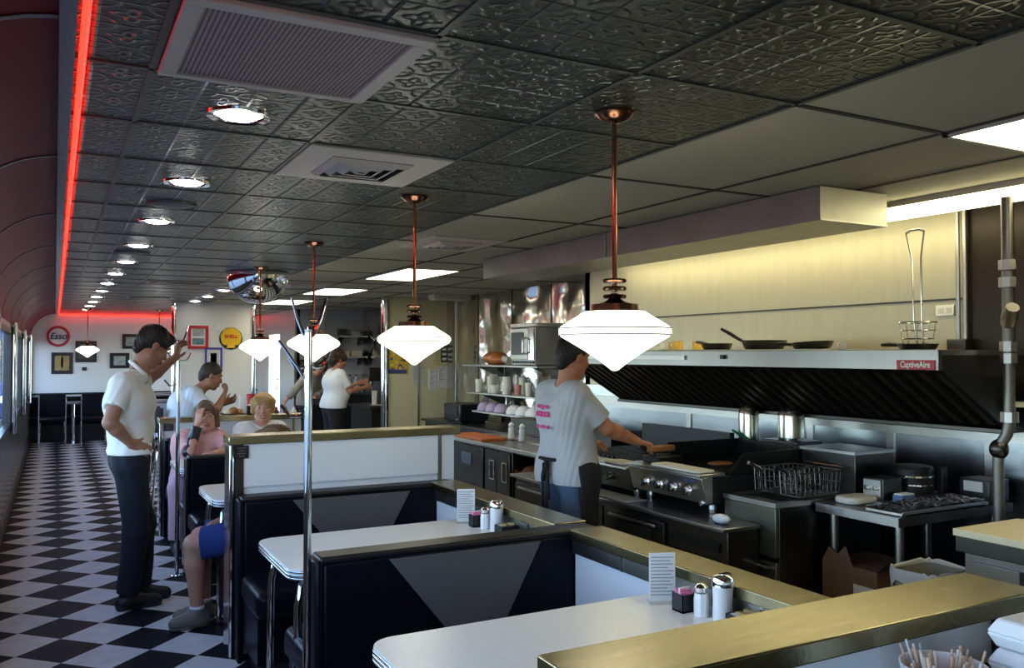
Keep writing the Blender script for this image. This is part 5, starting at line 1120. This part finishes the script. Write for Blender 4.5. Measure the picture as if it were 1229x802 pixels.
def hand(S, wr, d, n_, side, curl=.35, sc=1., thumb=.6, r0=.0085):
    """d: finger direction, n_: palm normal (fingers curl towards it), side: towards the thumb"""
    wr = np.array(wr); d = nrm(d); n_ = nrm(n_-d*np.dot(n_, d)); side = nrm(side-d*np.dot(side, d)-n_*np.dot(side, n_))
    offs = (.030, .010, -.010, -.029); ln = (.068, .077, .072, .056)
    for o, l in zip(offs, ln):
        kn = wr+(d*.088+side*o)*sc
        S.cap(wr+side*o*.55*sc, kn, .015*sc, .0125*sc, .012)
        p = kn; a = curl*.6
        for f in (.45, .30, .25):
            q = p+(d*math.cos(a)+n_*math.sin(a))*l*f*sc; S.cap(p, q, r0*sc*1.04, r0*sc*.92, .003); p = q; a += curl
    b = wr+(d*.025+side*.026)*sc; c = b+(side*.030+d*.028+n_*.012)*sc; S.cap(wr+side*.012*sc, b, .017*sc, .015*sc, .012)
    S.cap(b, c, .0125*sc, .0105*sc, .008); S.cap(c, c+nrm(d*.9+side*.35*(1-thumb)+n_*thumb)*.034*sc, .0102*sc, .0085*sc, .003)

def person(name, label, J, h=.007, male=True, skin=(.50, .27, .18), shirt=(.75, .77, .80), pants=(.03, .04, .08), shoe=(.012, .012, .012), sleeve=.55, leg='long', hem=None, hair=(.02, .015, .012), hstyle='short', W=1., wr=.0016, smile=False, collar=False, belly=0., hemz=None, hands=True, legs=True, curlL=.4, curlR=.4, apron=False, hs=1.):
    pel, che, nek = V3(*J['pelvis']), V3(*J['chest']), V3(*J['neck'])
    shR, shL, hpR, hpL = [V3(*J[k]) for k in ('shR', 'shL', 'hipR', 'hipL')]
    elR, elL, wrR, wrL = [V3(*J[k]) for k in ('elR', 'elL', 'wrR', 'wrL')]
    kR, kL, aR, aL, tR, tL = [V3(*J[k]) for k in ('knR', 'knL', 'anR', 'anL', 'toR', 'toL')]
    hc, hf, hu = V3(*J['head']), nrm(J['hf']), nrm(J['hu']); hr = nrm(np.cross(hf, hu)); hu = np.cross(hr, hf)
    sd = nrm(hpR-hpL); ss = nrm(shR-shL); spine = nrm(che-pel); fr = nrm(np.cross(spine, -sd)) ; fr = nrm(np.cross(spine, sd))*-1
    fr = nrm(np.cross(ss, spine))*-1
    # forward = up x right ... right-handed: right x up = back
    fr = nrm(np.cross(spine, ss))
    allp = [pel, che, nek, shR, shL, elR, elL, wrR, wrL, hc, hpR, hpL]+([kR, kL, aR, aL, tR, tL] if legs else [])
    lo = np.min(allp, 0)-.24; hi = np.max(allp, 0)+.24
    if legs: lo[2] = min(aR[2], aL[2])-.12
    t = thing(name, label, 'person', (float(pel[0]), float(pel[1]), float(min(aR[2], aL[2])-.09) if legs else float(pel[2]-.1)))
    mk = lambda n_, c, **k: mat('%s_%s' % (label[:14].replace(' ', '_'), n_), c, **k)
    def torso(S, g, k=.05):
        S.cap(hpR+sd*-.01, hpL-sd*-.01, .105*W+g, .105*W+g, k)
        mid = lerp(pel, che, .5)+fr*(.012+belly)
        for s in (-1, 1):
            S.cap(pel+sd*s*.075*W, mid+ss*s*.07*W, .10*W+g, (.098+belly*.4)*W+g, k); S.cap(mid+ss*s*.07*W, che+ss*s*.085*W, (.098+belly*.4)*W+g, .112*W+g, k)
            if not male: S.cap(che+ss*s*.065+fr*.065-spine*.04, che+ss*s*.065+fr*.075-spine*.05, .062+g, .062+g, .03)
        S.cap(che+ss*.08*W, che-ss*.08*W, .11*W+g, .11*W+g, k)
        for s, sh in ((1, shR), (-1, shL)):
            S.cap(sh-ss*s*.03, che+ss*s*.07*W, .062+g, .10*W+g, k); S.cap(nek-spine*.03, sh, .052+g*.7, .056+g, .035)
    def arm(S, sh, el, w_, g, f=1.):
        S.cap(sh, el, .056*(1 if male else .9)+g, .043*(1 if male else .92)+g, .03)
    # body
    S = SDF(lo, hi, h); torso(S, 0)
    S.cap(nek-spine*.05, hc-hu*.07-hf*.015, .060 if male else .05, .056 if male else .047, .03)
    for sh, el, w_ in ((shR, elR, wrR), (shL, elL, wrL)):
        arm(S, sh, el, w_, 0); m_ = lerp(el, w_, .3); q = 1. if male else .88
        S.cap(el, m_, .042*q, .043*q, .015); S.cap(m_, w_, .043*q, .027*q, .015)
    if hands:
        for w_, el, kk, cu in ((wrR, elR, 'R', curlR), (wrL, elL, 'L', curlL)):
            hd = J.get('hd'+kk, w_-el); hn = J.get('hn'+kk, -fr); hs_ = J.get('hs'+kk, fr)
            hand(S, w_, np.array(hd, float), np.array(hn, float), np.array(hs_, float), cu, 1. if male else .9, r0=max(.0085, h*1.3))
    if legs:
        for hp, kn, an, to in ((hpR, kR, aR, tR), (hpL, kL, aL, tL)):
            S.cap(hp, kn, .092*W, .058, .03); m_ = lerp(kn, an, .3)+nrm(np.cross(np.cross(an-kn, to-an), an-kn))*-.012*0
            S.cap(kn, m_, .055, .058, .02); S.cap(m_, an, .058, .036, .02); S.cap(an+V3(0, 0, -.02), lerp(an, to, .9)+V3(0, 0, -.015), .034, .026, .02)
    H = lambda r_, f_, u_: hc+hs*(hr*r_+hf*f_+hu*u_)
    R3 = [hr, hf, hu]
    S.ell(H(0, -.012, .028), (.074*hs, .096*hs, .088*hs), R3, .02); S.ell(H(0, .022, -.045), (.060*hs, .066*hs, .078*hs), R3, .03)
    S.cap(H(0, .066, -.100), H(0, .062, -.095), .022*hs, .022*hs, .03); S.cap(H(.05, .0, -.07), H(.03, .05, -.095), .02, .018, .03); S.cap(H(-.05, .0, -.07), H(-.03, .05, -.095), .02, .018, .03)
    S.cap(H(.034, .074, .030), H(-.034, .074, .030), .014, .014, .014)
    for s in (-1, 1):
        S.cap(H(s*.036, .068, -.022), H(s*.036, .066, -.03), .024, .022, .02); S.ell(H(s*.032, .098, .008), (.017, .014, .011), R3, .012, True); S.ell(H(s*.076, -.012, -.005), (.010, .022, .032), R3, .006)
    S.cap(H(0, .086, .012), H(0, .108, -.026), .009, .012, .010); S.cap(H(.013, .093, -.031), H(-.013, .093, -.031), .010, .010, .008)
    S.cap(H(0, .084, -.060), H(0, .082, -.066), .018, .018, .015); S.ell(H(0, .108, -.063), (.022, .010, .0035), R3, .006, True)
    body = sdf_obj('body', S, mk('skin', skin, rough=.5), t)
    # face details
    lipm = mk('lips', (skin[0]*.75, skin[1]*.42, skin[2]*.45), rough=.4)
    def small(nm, pts, r_, m_, n_=8): return part(nm, MB().tube([tuple(p) for p in pts], r_, n_), m_, t, True)
    cu_ = .008 if smile else 0
    small('lips', [H(-.024, .090, -.064+cu_), H(-.012, .0985, -.060), H(0, .101, -.061-cu_*.2), H(.012, .0985, -.060), H(.024, .090, -.064+cu_)], [.003, .005, .0055, .005, .003], lipm)
    small('lips', [H(-.022, .089, -.068+cu_), H(-.011, .097, -.074-cu_*.4), H(0, .0995, -.075-cu_*.6), H(.011, .097, -.074-cu_*.4), H(.022, .089, -.068+cu_)], [.003, .006, .0065, .006, .003], lipm)
    if smile: small('teeth', [H(-.018, .093, -.065+cu_*.6), H(0, .0995, -.068), H(.018, .093, -.065+cu_*.6)], [.004, .006, .004], mat('teeth', (.85, .82, .76), .3))
    for s in (-1, 1):
        ey = MB().ell(tuple(H(s*.032, .078, .008)), (.0118, .0118, .0118), 14, 10); e = part('eye', ey, mat('eye_white', (.42, .40, .38), .3), t, True)
        p = H(s*.032, .0862, .007); part('iris', MB().ell(tuple(p), (.0062, .0062, .0062), 10, 8), mat('iris', (.03, .02, .015), .15), e, True)
        small('eyebrow', [H(s*.014, .092, .030), H(s*.032, .090, .036), H(s*.050, .074, .030)], [.003, .004, .002], mk('brow', tuple(c*.6 for c in hair), rough=.8))
    # shirt
    S = SDF(lo, hi, h); g = .016
    torso(S, g); hz = pel[2]-.02 if hem is None else hem
    for sh, el, w_ in ((shR, elR, wrR), (shL, elL, wrL)):
        if sleeve <= 1:
            e = lerp(sh, el, sleeve); S.cap(sh, lerp(sh, el, sleeve+.25), .058+g*.8, .050+g, .014, cut=(e, el-sh))
        else:
            arm(S, sh, el, w_, g); e = lerp(el, w_, sleeve-1); S.cap(el, lerp(el, w_, min(1, sleeve-.9)), .044+g, .034+g, .02, cut=(e, w_-el))
    if legs and J.get('upright', True):
        for hp, kn in ((hpR, kR), (hpL, kL)):
            if kn[2] < hp[2]-.2: S.cap(hp+V3(0, 0, .06), lerp(hp, kn, .5), .116*W, .122*W, .05)
    S.wrinkle(wr, 26, hz*7); S.cap(nek+spine*.0, nek+nrm(hc-nek)*.2+fr*.02, (.066 if male else .07), .08, .012, True)
    if not collar: S.cap(nek+fr*.06+spine*.02, nek+fr*.12+spine*.08, .035, .05, .015, True)
    S.clip((0, 0, hz), (0, 0, -1) if J.get('upright', True) else -spine)
    if not J.get('upright', True): pass
    sho = sdf_obj('shirt', S, mk('shirt', shirt, rough=.85, bump=.15, bscale=200), t)
    if collar:
        k_ = []; ax = nrm(hc-nek)
        e1 = nrm(fr-ax*np.dot(fr, ax)); e2 = np.cross(ax, e1)
        for q in range(25):
            a = .35+(2*PI-.7)*q/24; k_.append(tuple(nek+spine*.002+ax*(.02-.022*math.cos(a))+(e1*math.cos(a)+e2*math.sin(a))*.072))
        part('collar', MB().tube(k_, .013, 8), mk('shirt', shirt), sho, True)
    # trousers
    if legs:
        S = SDF(lo, hi, h); S.cap(hpR, hpL, .112*W, .112*W, .04); S.cap(pel+sd*.06*W+spine*.06, pel-sd*.06*W+spine*.06, .108*W, .108*W, .05)
        for hp, kn, an, to in ((hpR, kR, aR, tR), (hpL, kL, aL, tL)):
            if leg == 'long': S.cap(hp, kn, .104*W, .080, .035); S.cap(kn, lerp(kn, an, 1.0), .080, .066, .03, cut=(lerp(kn, an, .97), an-kn))
            else: S.cap(hp, lerp(hp, kn, 1.1), .106*W, .092, .035, cut=(lerp(hp, kn, leg), kn-hp))
        S.wrinkle(.0022, 13, 3.); S.clip(pel+spine*.115, spine)
        sdf_obj('trousers' if leg == 'long' else 'shorts', S, mk('pants', pants, rough=.85, bump=.2, bscale=150), t)
        for an, to in ((aR, tR), (aL, tL)):
            d = nrm((to-an)*V3(1, 1, 0)); z0 = to[2]-.03; a0 = V3(an[0], an[1], z0+.045); b0 = V3(to[0], to[1], z0+.036)
            S = SDF(np.minimum(a0, b0)-.14, np.maximum(a0, b0)+.17, .006)
            S.cap(a0-d*.03, b0, .046, .040, .02); S.cap(a0, V3(an[0], an[1], z0+.10), .046, .046, .02); S.cap(lerp(a0, b0, .2)+V3(0, 0, .03), b0, .040, .030, .02); S.clip((0, 0, z0), (0, 0, -1)); S.clip((0, 0, z0+.115), (0, 0, 1))
            so = sdf_obj('shoe', S, mk('shoe', shoe, rough=.4), t)
            S = SDF(np.minimum(a0, b0)-.14, np.maximum(a0, b0)+.14, .006); S.cap(a0-d*.03, b0, .050, .044, .01); S.clip((0, 0, z0), (0, 0, -1)); S.clip((0, 0, z0+.018), (0, 0, 1)); sdf_obj('sole', S, mk('sole', tuple(min(1, c*1.4+.01) for c in shoe), rough=.6), so)
    # hair
    S = SDF(hc-.26, hc+.2, min(h, .006)); S.ell(H(0, -.016, .034), (.082*hs, .104*hs, .094*hs), R3, .01)
    if hstyle == 'short':
        S.cap(H(0, -.075, -.02), H(0, -.07, -.05), .045, .04, .03); S.clip(H(0, .060, .058), hf*.85-hu*.75)
        hp_ = H(0, .02, -.012); S.cap(H(.085, .035, -.045), H(-.085, .035, -.045), .062, .062, .01, True)
    elif hstyle == 'thick':
        S.ell(H(0, -.02, .055), (.09, .105, .085), R3, .02); S.cap(H(0, -.07, 0), H(0, -.07, -.055), .05, .042, .03); S.cap(H(-.03, .06, .085), H(.04, .06, .085), .035, .032, .02); S.clip(H(0, .082, .05), hf*.9-hu*.6); S.cap(H(.09, .04, -.05), H(-.09, .04, -.05), .062, .062, .01, True)
    elif hstyle == 'bob':
        for s in (-1, 1): S.cap(H(s*.070, -.01, .03), H(s*.078, .0, -.085), .034, .028, .03); S.cap(H(s*.02, .06, .085), H(s*.062, .055, .04), .028, .020, .02)
        S.cap(H(0, -.07, .02), H(0, -.075, -.10), .058, .05, .03); S.cap(H(-.04, .068, .075), H(.045, .066, .066), .024, .024, .02); S.ell(H(0, .105, -.015), (.050, .055, .075), R3, .012, True)
    elif hstyle == 'fluffy':
        S.ell(H(0, -.012, .056), (.088, .100, .080), R3, .02)
        for s in (-1, 1): S.cap(H(s*.074, -.005, .05), H(s*.080, -.01, -.03), .030, .024, .03)
        S.cap(H(0, -.07, .02), H(0, -.08, -.08), .055, .045, .03); S.cap(H(-.045, .070, .078), H(.05, .066, .084), .022, .026, .02); S.ell(H(0, .108, -.016), (.060, .055, .078), R3, .012, True)
    elif hstyle == 'curly':
        S.ell(H(0, -.03, .05), (.105, .115, .095), R3, .02); S.cap(H(0, -.08, 0), H(0, -.08, -.06), .07, .06, .03); S.ell(H(0, .11, -.02), (.07, .065, .075), R3, .012, True)
    S.wrinkle({'short': .0015, 'thick': .0025, 'bob': .002, 'fluffy': .0035, 'curly': .007}[hstyle], {'curly': 95}.get(hstyle, 70), 1.)
    sdf_obj('hair', S, mk('hair', hair, rough=.55, noise=.3, nscale=60), t)
    if apron:
        S = SDF(lo, hi, h); S.cap(hpR, hpL, .128*W, .128*W, .04); mid = lerp(pel, che, .5)
        for s in (-1, 1): S.cap(pel+sd*s*.075*W, mid+ss*s*.07*W, .122*W, .118*W, .05)
        for hp, kn in ((hpR, kR), (hpL, kL)): S.cap(hp, kn, .125, .115, .05)
        S.clip((0, 0, pel[2]+.10), (0, 0, 1)); S.clip((0, 0, kR[2]+.02), (0, 0, -1)); S.clip(pel-fr*.045, -fr*1.0+V3(0, 0, -.12))
        am = mk('apron', (.010, .010, .012), rough=.8); ap = sdf_obj('apron', S, am, t)
        B = pel-fr*.142*W+V3(0, 0, .075)
        small('apron_string', [B+sd*.15*W+fr*.13, B+sd*.10*W+fr*.03, B+sd*.02, B-sd*.08*W+fr*.02, B-sd*.15*W+fr*.12], .011, am).parent = t
        for o, l in ((.02, .36), (-.015, .30), (.035, .22)): small('apron_string', [B+sd*(.01+o*.3), B+sd*(o+.015)-V3(0, 0, l*.3)-fr*.02, B+sd*(o+.01)-V3(0, 0, l)-fr*.012], [.010, .009, .010], am)
        small('apron_bow', [B, B+sd*.05-fr*.03-V3(0, 0, .03), B+sd*.03-fr*.03-V3(0, 0, .11), B+sd*.0-fr*.01-V3(0, 0, .02)], .010, am)
    t['_'] = 0; del t['_']
    return t, H, dict(pel=pel, che=che, sd=sd, ss=ss, fr=fr, spine=spine, mk=mk)

# standing man with one hand on the coat pole
man, _, _ = person('person', 'standing man in white polo shirt and dark jeans holding the coat pole', dict(
    pelvis=(.425, 6.0, .95), chest=(.43, 6.02, 1.30), neck=(.475, 6.04, 1.50), shR=(.37, 5.86, 1.42), shL=(.47, 6.17, 1.42), hipR=(.43, 5.91, .93), hipL=(.425, 6.09, .93),
    elR=(.30, 5.74, 1.20), wrR=(.425, 5.80, 1.06), elL=(.565, 6.36, 1.445), wrL=(.765, 6.51, 1.60), hdR=(.85, .25, -.45), hnR=(-.2, .9, -.1), hsR=(-.1, .2, .9), hdL=(.25, .55, .80), hnL=(.75, -.35, 0), hsL=(.35, .85, 0),
    knR=(.47, 5.92, .50), knL=(.52, 6.11, .50), anR=(.42, 5.93, .09), anL=(.51, 6.10, .09), toR=(.59, 5.95, .03), toL=(.66, 6.10, .03), head=(.57, 6.06, 1.67), hf=(.80, .25, -.55), hu=(.5, .15, .85)),
    h=.006, shirt=(.80, .79, .76), pants=(.006, .008, .016), skin=(.34, .16, .10), hair=(.010, .008, .007), hstyle='thick', sleeve=.62, collar=True, belly=.0, hem=.985, W=1.0, curlL=.55, hs=1.03)
# cook
cook, _, K = person('person', 'cook in grey t-shirt and black apron reaching over the griddle', dict(
    pelvis=(2.60, 4.17, .95), chest=(2.595, 4.17, 1.28), neck=(2.60, 4.165, 1.45), shR=(2.575, 4.01, 1.385), shL=(2.58, 4.35, 1.385), hipR=(2.61, 4.08, .93), hipL=(2.59, 4.26, .93),
    elR=(2.735, 3.96, 1.205), wrR=(2.955, 3.985, 1.118), elL=(2.66, 4.46, 1.12), wrL=(2.90, 4.42, 1.10), hdR=(.95, .05, -.22), hnR=(-.1, .1, -.95), hsR=(.1, .95, .1), hdL=(.9, 0, -.3), hnL=(0, 0, -1), hsL=(0, -1, 0),
    knR=(2.62, 4.08, .50), knL=(2.60, 4.27, .50), anR=(2.58, 4.08, .09), anL=(2.57, 4.27, .09), toR=(2.73, 4.07, .03), toL=(2.72, 4.28, .03), head=(2.635, 4.16, 1.60), hf=(.95, .15, -.22), hu=(.2, 0, .97)),
    h=.006, shirt=(.44, .45, .47), pants=(.06, .10, .17), skin=(.42, .17, .09), hair=(.012, .010, .009), hstyle='short', sleeve=.78, hem=.885, apron=True, curlR=.6, W=1.0)
B = K['che']-K['fr']*.152; rot_cook = (PI/2, 0, math.atan2(K['fr'][1], K['fr'][0])-PI/2)
for k, (bd, sz, dz) in enumerate((('Original', .030, .065), ('DINER', .045, .02), ('Good Food', .026, -.05))):
    text('back_print', bd, sz, pinkt, cook, tuple(B+V3(-.003, 0, dz-.02)), rot_cook, .006, sx=1.1)
# eating man
eater, _, _ = person('person', 'man in white t-shirt eating at the high table', dict(
    pelvis=(1.02, 8.98, .82), chest=(1.14, 8.98, 1.12), neck=(1.27, 8.98, 1.27), shR=(1.20, 8.79, 1.22), shL=(1.20, 9.17, 1.22), hipR=(1.03, 8.88, .82), hipL=(1.03, 9.08, .82),
    elR=(1.38, 8.72, 1.03), wrR=(1.49, 8.86, 1.20), elL=(1.38, 9.2, 1.03), wrL=(1.53, 9.05, 1.12), hdR=(.35, .45, .6), hnR=(-.7, .3, .3), hsR=(-.3, .2, .9), hdL=(.7, -.5, .3), hnL=(-.5, -.4, .3), hsL=(-.3, .2, .9),
    knR=(1.18, 8.84, .80), knL=(1.2, 9.14, .79), anR=(1.12, 8.85, .40), anL=(1.12, 9.15, .40), toR=(1.26, 8.85, .34), toL=(1.26, 9.15, .34), head=(1.39, 8.98, 1.40), hf=(.93, 0, -.36), hu=(.36, 0, .93)),
    curlR=.8, h=.009, shirt=(.66, .72, .82), pants=(.02, .02, .03), skin=(.36, .17, .10), hair=(.035, .025, .02), hstyle='short', hem=.80, hs=1.06, W=1.08)
# woman in pink
pinkw, H_, _ = person('person', 'woman in pink blouse resting her face on her raised hand', dict(
    pelvis=(1.08, 7.86, .53), chest=(1.10, 7.84, .82), neck=(1.13, 7.82, .945), shR=(.965, 7.80, .885), shL=(1.27, 7.82, .885), hipR=(.99, 7.84, .53), hipL=(1.17, 7.84, .53),
    elR=(1.01, 7.60, .80), wrR=(1.08, 7.66, 1.03), elL=(1.33, 7.62, .80), wrL=(1.18, 7.45, .79), hdR=(.15, .1, .95), hnR=(.6, .6, 0), hsR=(.3, -.6, .3), hdL=(-.8, -.3, 0), hnL=(0, 0, -1), hsL=(0, -1, 0),
    knR=(.90, 7.42, .53), knL=(1.15, 7.40, .53), anR=(.89, 7.40, .10), anL=(1.15, 7.42, .10), toR=(.89, 7.26, .03), toL=(1.15, 7.28, .03), head=(1.165, 7.79, 1.085), hf=(-.10, -.98, -.08), hu=(-.08, -.07, .99)),
    h=.007, male=False, shirt=(.80, .42, .42), pants=(.70, .42, .50), skin=(.55, .29, .20), hair=(.13, .075, .04), hstyle='bob', sleeve=.9, hem=.50, shoe=(.02, .02, .02), hs=1.05)
S = SDF((.85, 7.45, .7), (1.2, 7.8, 1.12), .006); S.cap((1.00, 7.615, .79), (1.068, 7.65, .99), .050, .042, .02, cut=((1.07, 7.655, 1.0), (.07, .04, .22))); S.wrinkle(.002, 60); sdf_obj('wrist_wrap', S, plasb, pinkw, 'black sleeve on the raised forearm')
# blonde woman
blonde, _, _ = person('person', 'smiling blonde woman in white top sitting beside the woman in pink', dict(
    pelvis=(1.62, 7.86, .54), chest=(1.63, 7.85, .85), neck=(1.64, 7.84, .995), shR=(1.475, 7.84, .935), shL=(1.805, 7.84, .935), hipR=(1.53, 7.84, .54), hipL=(1.71, 7.84, .54),
    elR=(1.45, 7.70, .80), wrR=(1.58, 7.42, .79), elL=(1.83, 7.70, .80), wrL=(1.70, 7.42, .79), hdR=(.7, -.5, 0), hnR=(0, 0, -1), hsR=(0, -1, 0), hdL=(-.7, -.5, 0), hnL=(0, 0, -1), hsL=(0, -1, 0),
    knR=(1.53, 7.42, .53), knL=(1.71, 7.42, .53), anR=(1.53, 7.42, .10), anL=(1.71, 7.42, .10), toR=(1.53, 7.28, .03), toL=(1.71, 7.28, .03), head=(1.652, 7.80, 1.135), hf=(-.22, -.97, -.02), hu=(0, 0, 1)),
    h=.007, male=False, shirt=(.80, .80, .82), pants=(.05, .06, .10), skin=(.62, .33, .22), hair=(.45, .28, .10), hstyle='fluffy', sleeve=.8, hem=.52, smile=True, hs=1.05)
# sitter with the blue shorts
sitter, _, _ = person('person', 'person in blue shorts and grey sneakers sitting sideways behind the tall partition', dict(
    pelvis=(1.12, 5.30, .53), chest=(1.16, 5.24, .80), neck=(1.17, 5.22, .93), shR=(1.13, 5.42, .87), shL=(1.19, 5.06, .87), hipR=(1.10, 5.40, .53), hipL=(1.12, 5.22, .53),
    elR=(1.05, 5.50, .66), wrR=(.92, 5.44, .60), elL=(1.10, 5.06, .66), wrL=(.95, 5.2, .60), knR=(.80, 5.52, .50), knL=(.735, 5.33, .50), anR=(.82, 5.50, .10), anL=(.76, 5.36, .10), toR=(.68, 5.50, .03), toL=(.64, 5.35, .03),
    head=(1.165, 5.21, 1.055), hf=(-.8, .5, -.2), hu=(-.1, .1, .98)), h=.007, shirt=(.30, .30, .32), pants=(.012, .035, .17), skin=(.50, .24, .16), hair=(.14, .08, .04), hstyle='thick', leg=.90, shoe=(.16, .14, .12), hem=.50, hs=1.0)
for an in ((.82, 5.50), (.76, 5.36)):
    part('sock', MB().lathe([(.040, .085), (.043, .10), (.043, .128), (.040, .13)], (an[0], an[1], 0), 18), paper, sitter, True)
# waitress
waitress, _, _ = person('person', 'waitress in white t-shirt working at the coffee machine', dict(
    pelvis=(3.47, 11.80, .90), chest=(3.50, 11.80, 1.22), neck=(3.52, 11.80, 1.39), shR=(3.52, 11.62, 1.33), shL=(3.50, 11.98, 1.33), hipR=(3.48, 11.71, .88), hipL=(3.46, 11.89, .88),
    elR=(3.66, 11.60, 1.10), wrR=(3.90, 11.70, 1.14), elL=(3.64, 12.0, 1.10), wrL=(3.88, 11.92, 1.20), hdR=(.9, .3, .1), hnR=(0, .9, 0), hsR=(0, 0, 1), hdL=(.9, -.2, .2), hnL=(0, -.9, 0), hsL=(0, 0, 1),
    knR=(3.49, 11.70, .47), knL=(3.47, 11.90, .47), anR=(3.45, 11.70, .09), anL=(3.44, 11.90, .09), toR=(3.60, 11.70, .03), toL=(3.59, 11.90, .03), head=(3.555, 11.79, 1.535), hf=(.92, .05, -.32), hu=(.32, 0, .95)),
    h=.010, male=False, shirt=(.72, .74, .78), pants=(.012, .012, .014), skin=(.45, .20, .13), hair=(.05, .025, .015), hstyle='curly', sleeve=.75, hem=.86, W=1.15, belly=.03)
# person at the back behind the waitress
back, _, _ = person('person', 'dark haired person in grey sweater standing back behind the waitress', dict(
    pelvis=(3.42, 13.0, .88), chest=(3.46, 12.98, 1.16), neck=(3.54, 12.96, 1.32), shR=(3.62, 13.12, 1.26), shL=(3.36, 12.86, 1.26), hipR=(3.50, 13.06, .86), hipL=(3.36, 12.92, .86),
    elR=(3.66, 13.0, 1.02), wrR=(3.5, 12.8, .98), elL=(3.16, 12.74, 1.08), wrL=(3.05, 12.70, .96), knR=(3.52, 13.05, .46), knL=(3.38, 12.90, .46), anR=(3.52, 13.08, .09), anL=(3.38, 12.94, .09), toR=(3.48, 12.92, .03), toL=(3.30, 12.80, .03),
    head=(3.62, 12.95, 1.46), hf=(.1, -.9, -.35), hu=(.1, -.3, .95)), h=.011, male=False, shirt=(.30, .28, .26), pants=(.02, .02, .025), skin=(.40, .20, .13), hair=(.012, .010, .010), hstyle='bob', sleeve=1.9, hem=.84)
# ------------------------------------------------------------------ camera, world
F_PX = 1020.; W_PX, H_PX = 1229, 802
cam = bpy.data.cameras.new('camera'); co = bpy.data.objects.new('camera', cam); C.objects.link(co)
cam.sensor_fit = 'HORIZONTAL'; cam.sensor_width = 36; cam.lens = 36*F_PX/W_PX; cam.clip_start = .02
co.location = (0, 0, 1.62)
pitch = math.atan(24/F_PX); yaw = math.atan(548.5*math.cos(pitch)/F_PX)
co.rotation_euler = (PI/2+pitch, 0, -yaw)
bpy.context.scene.camera = co
w = bpy.data.worlds.new('world'); w.use_nodes = True; bpy.context.scene.world = w
wn = w.node_tree; bg = wn.nodes['Background']
sky = wn.nodes.new('ShaderNodeTexSky'); sky.sky_type = 'HOSEK_WILKIE'; sky.sun_direction = (.6, -.5, .6); sky.turbidity = 3; sky.ground_albedo = .3
wn.links.new(sky.outputs[0], bg.inputs['Color']); bg.inputs['Strength'].default_value = WORLD
def area(name, loc, rot, sx, sy, power, col, spread=PI):
    l = bpy.data.lights.new(name, 'AREA'); l.shape = 'RECTANGLE'; l.size = sx; l.size_y = sy; l.energy = power; l.color = col; l.spread = spread
    o = bpy.data.objects.new(name, l); C.objects.link(o); o.location = loc; o.rotation_euler = rot; return o
sc = bpy.context.scene
sc.view_settings.view_transform = 'Standard'; sc.view_settings.look = 'None'; sc.view_settings.gamma = 1; sc.view_settings.use_curve_mapping = False
sc.view_settings.exposure = EXPO
sc.cycles.max_bounces = 8; sc.cycles.diffuse_bounces = 4; sc.cycles.glossy_bounces = 4; sc.cycles.transmission_bounces = 6; sc.cycles.transparent_max_bounces = 8
sc.cycles.sample_clamp_indirect = 6; sc.cycles.caustics_reflective = False; sc.cycles.caustics_refractive = False
sc.cycles.use_denoising = True
for nm, loc, rot, sx, sy in (('portal_left', (-.475, 7.8, 1.37), (0, -PI/2, 0), 1.0, 20.8),):
    o = area(nm, loc, rot, sx, sy, 1, (1, 1, 1)); o.data.cycles.is_portal = True
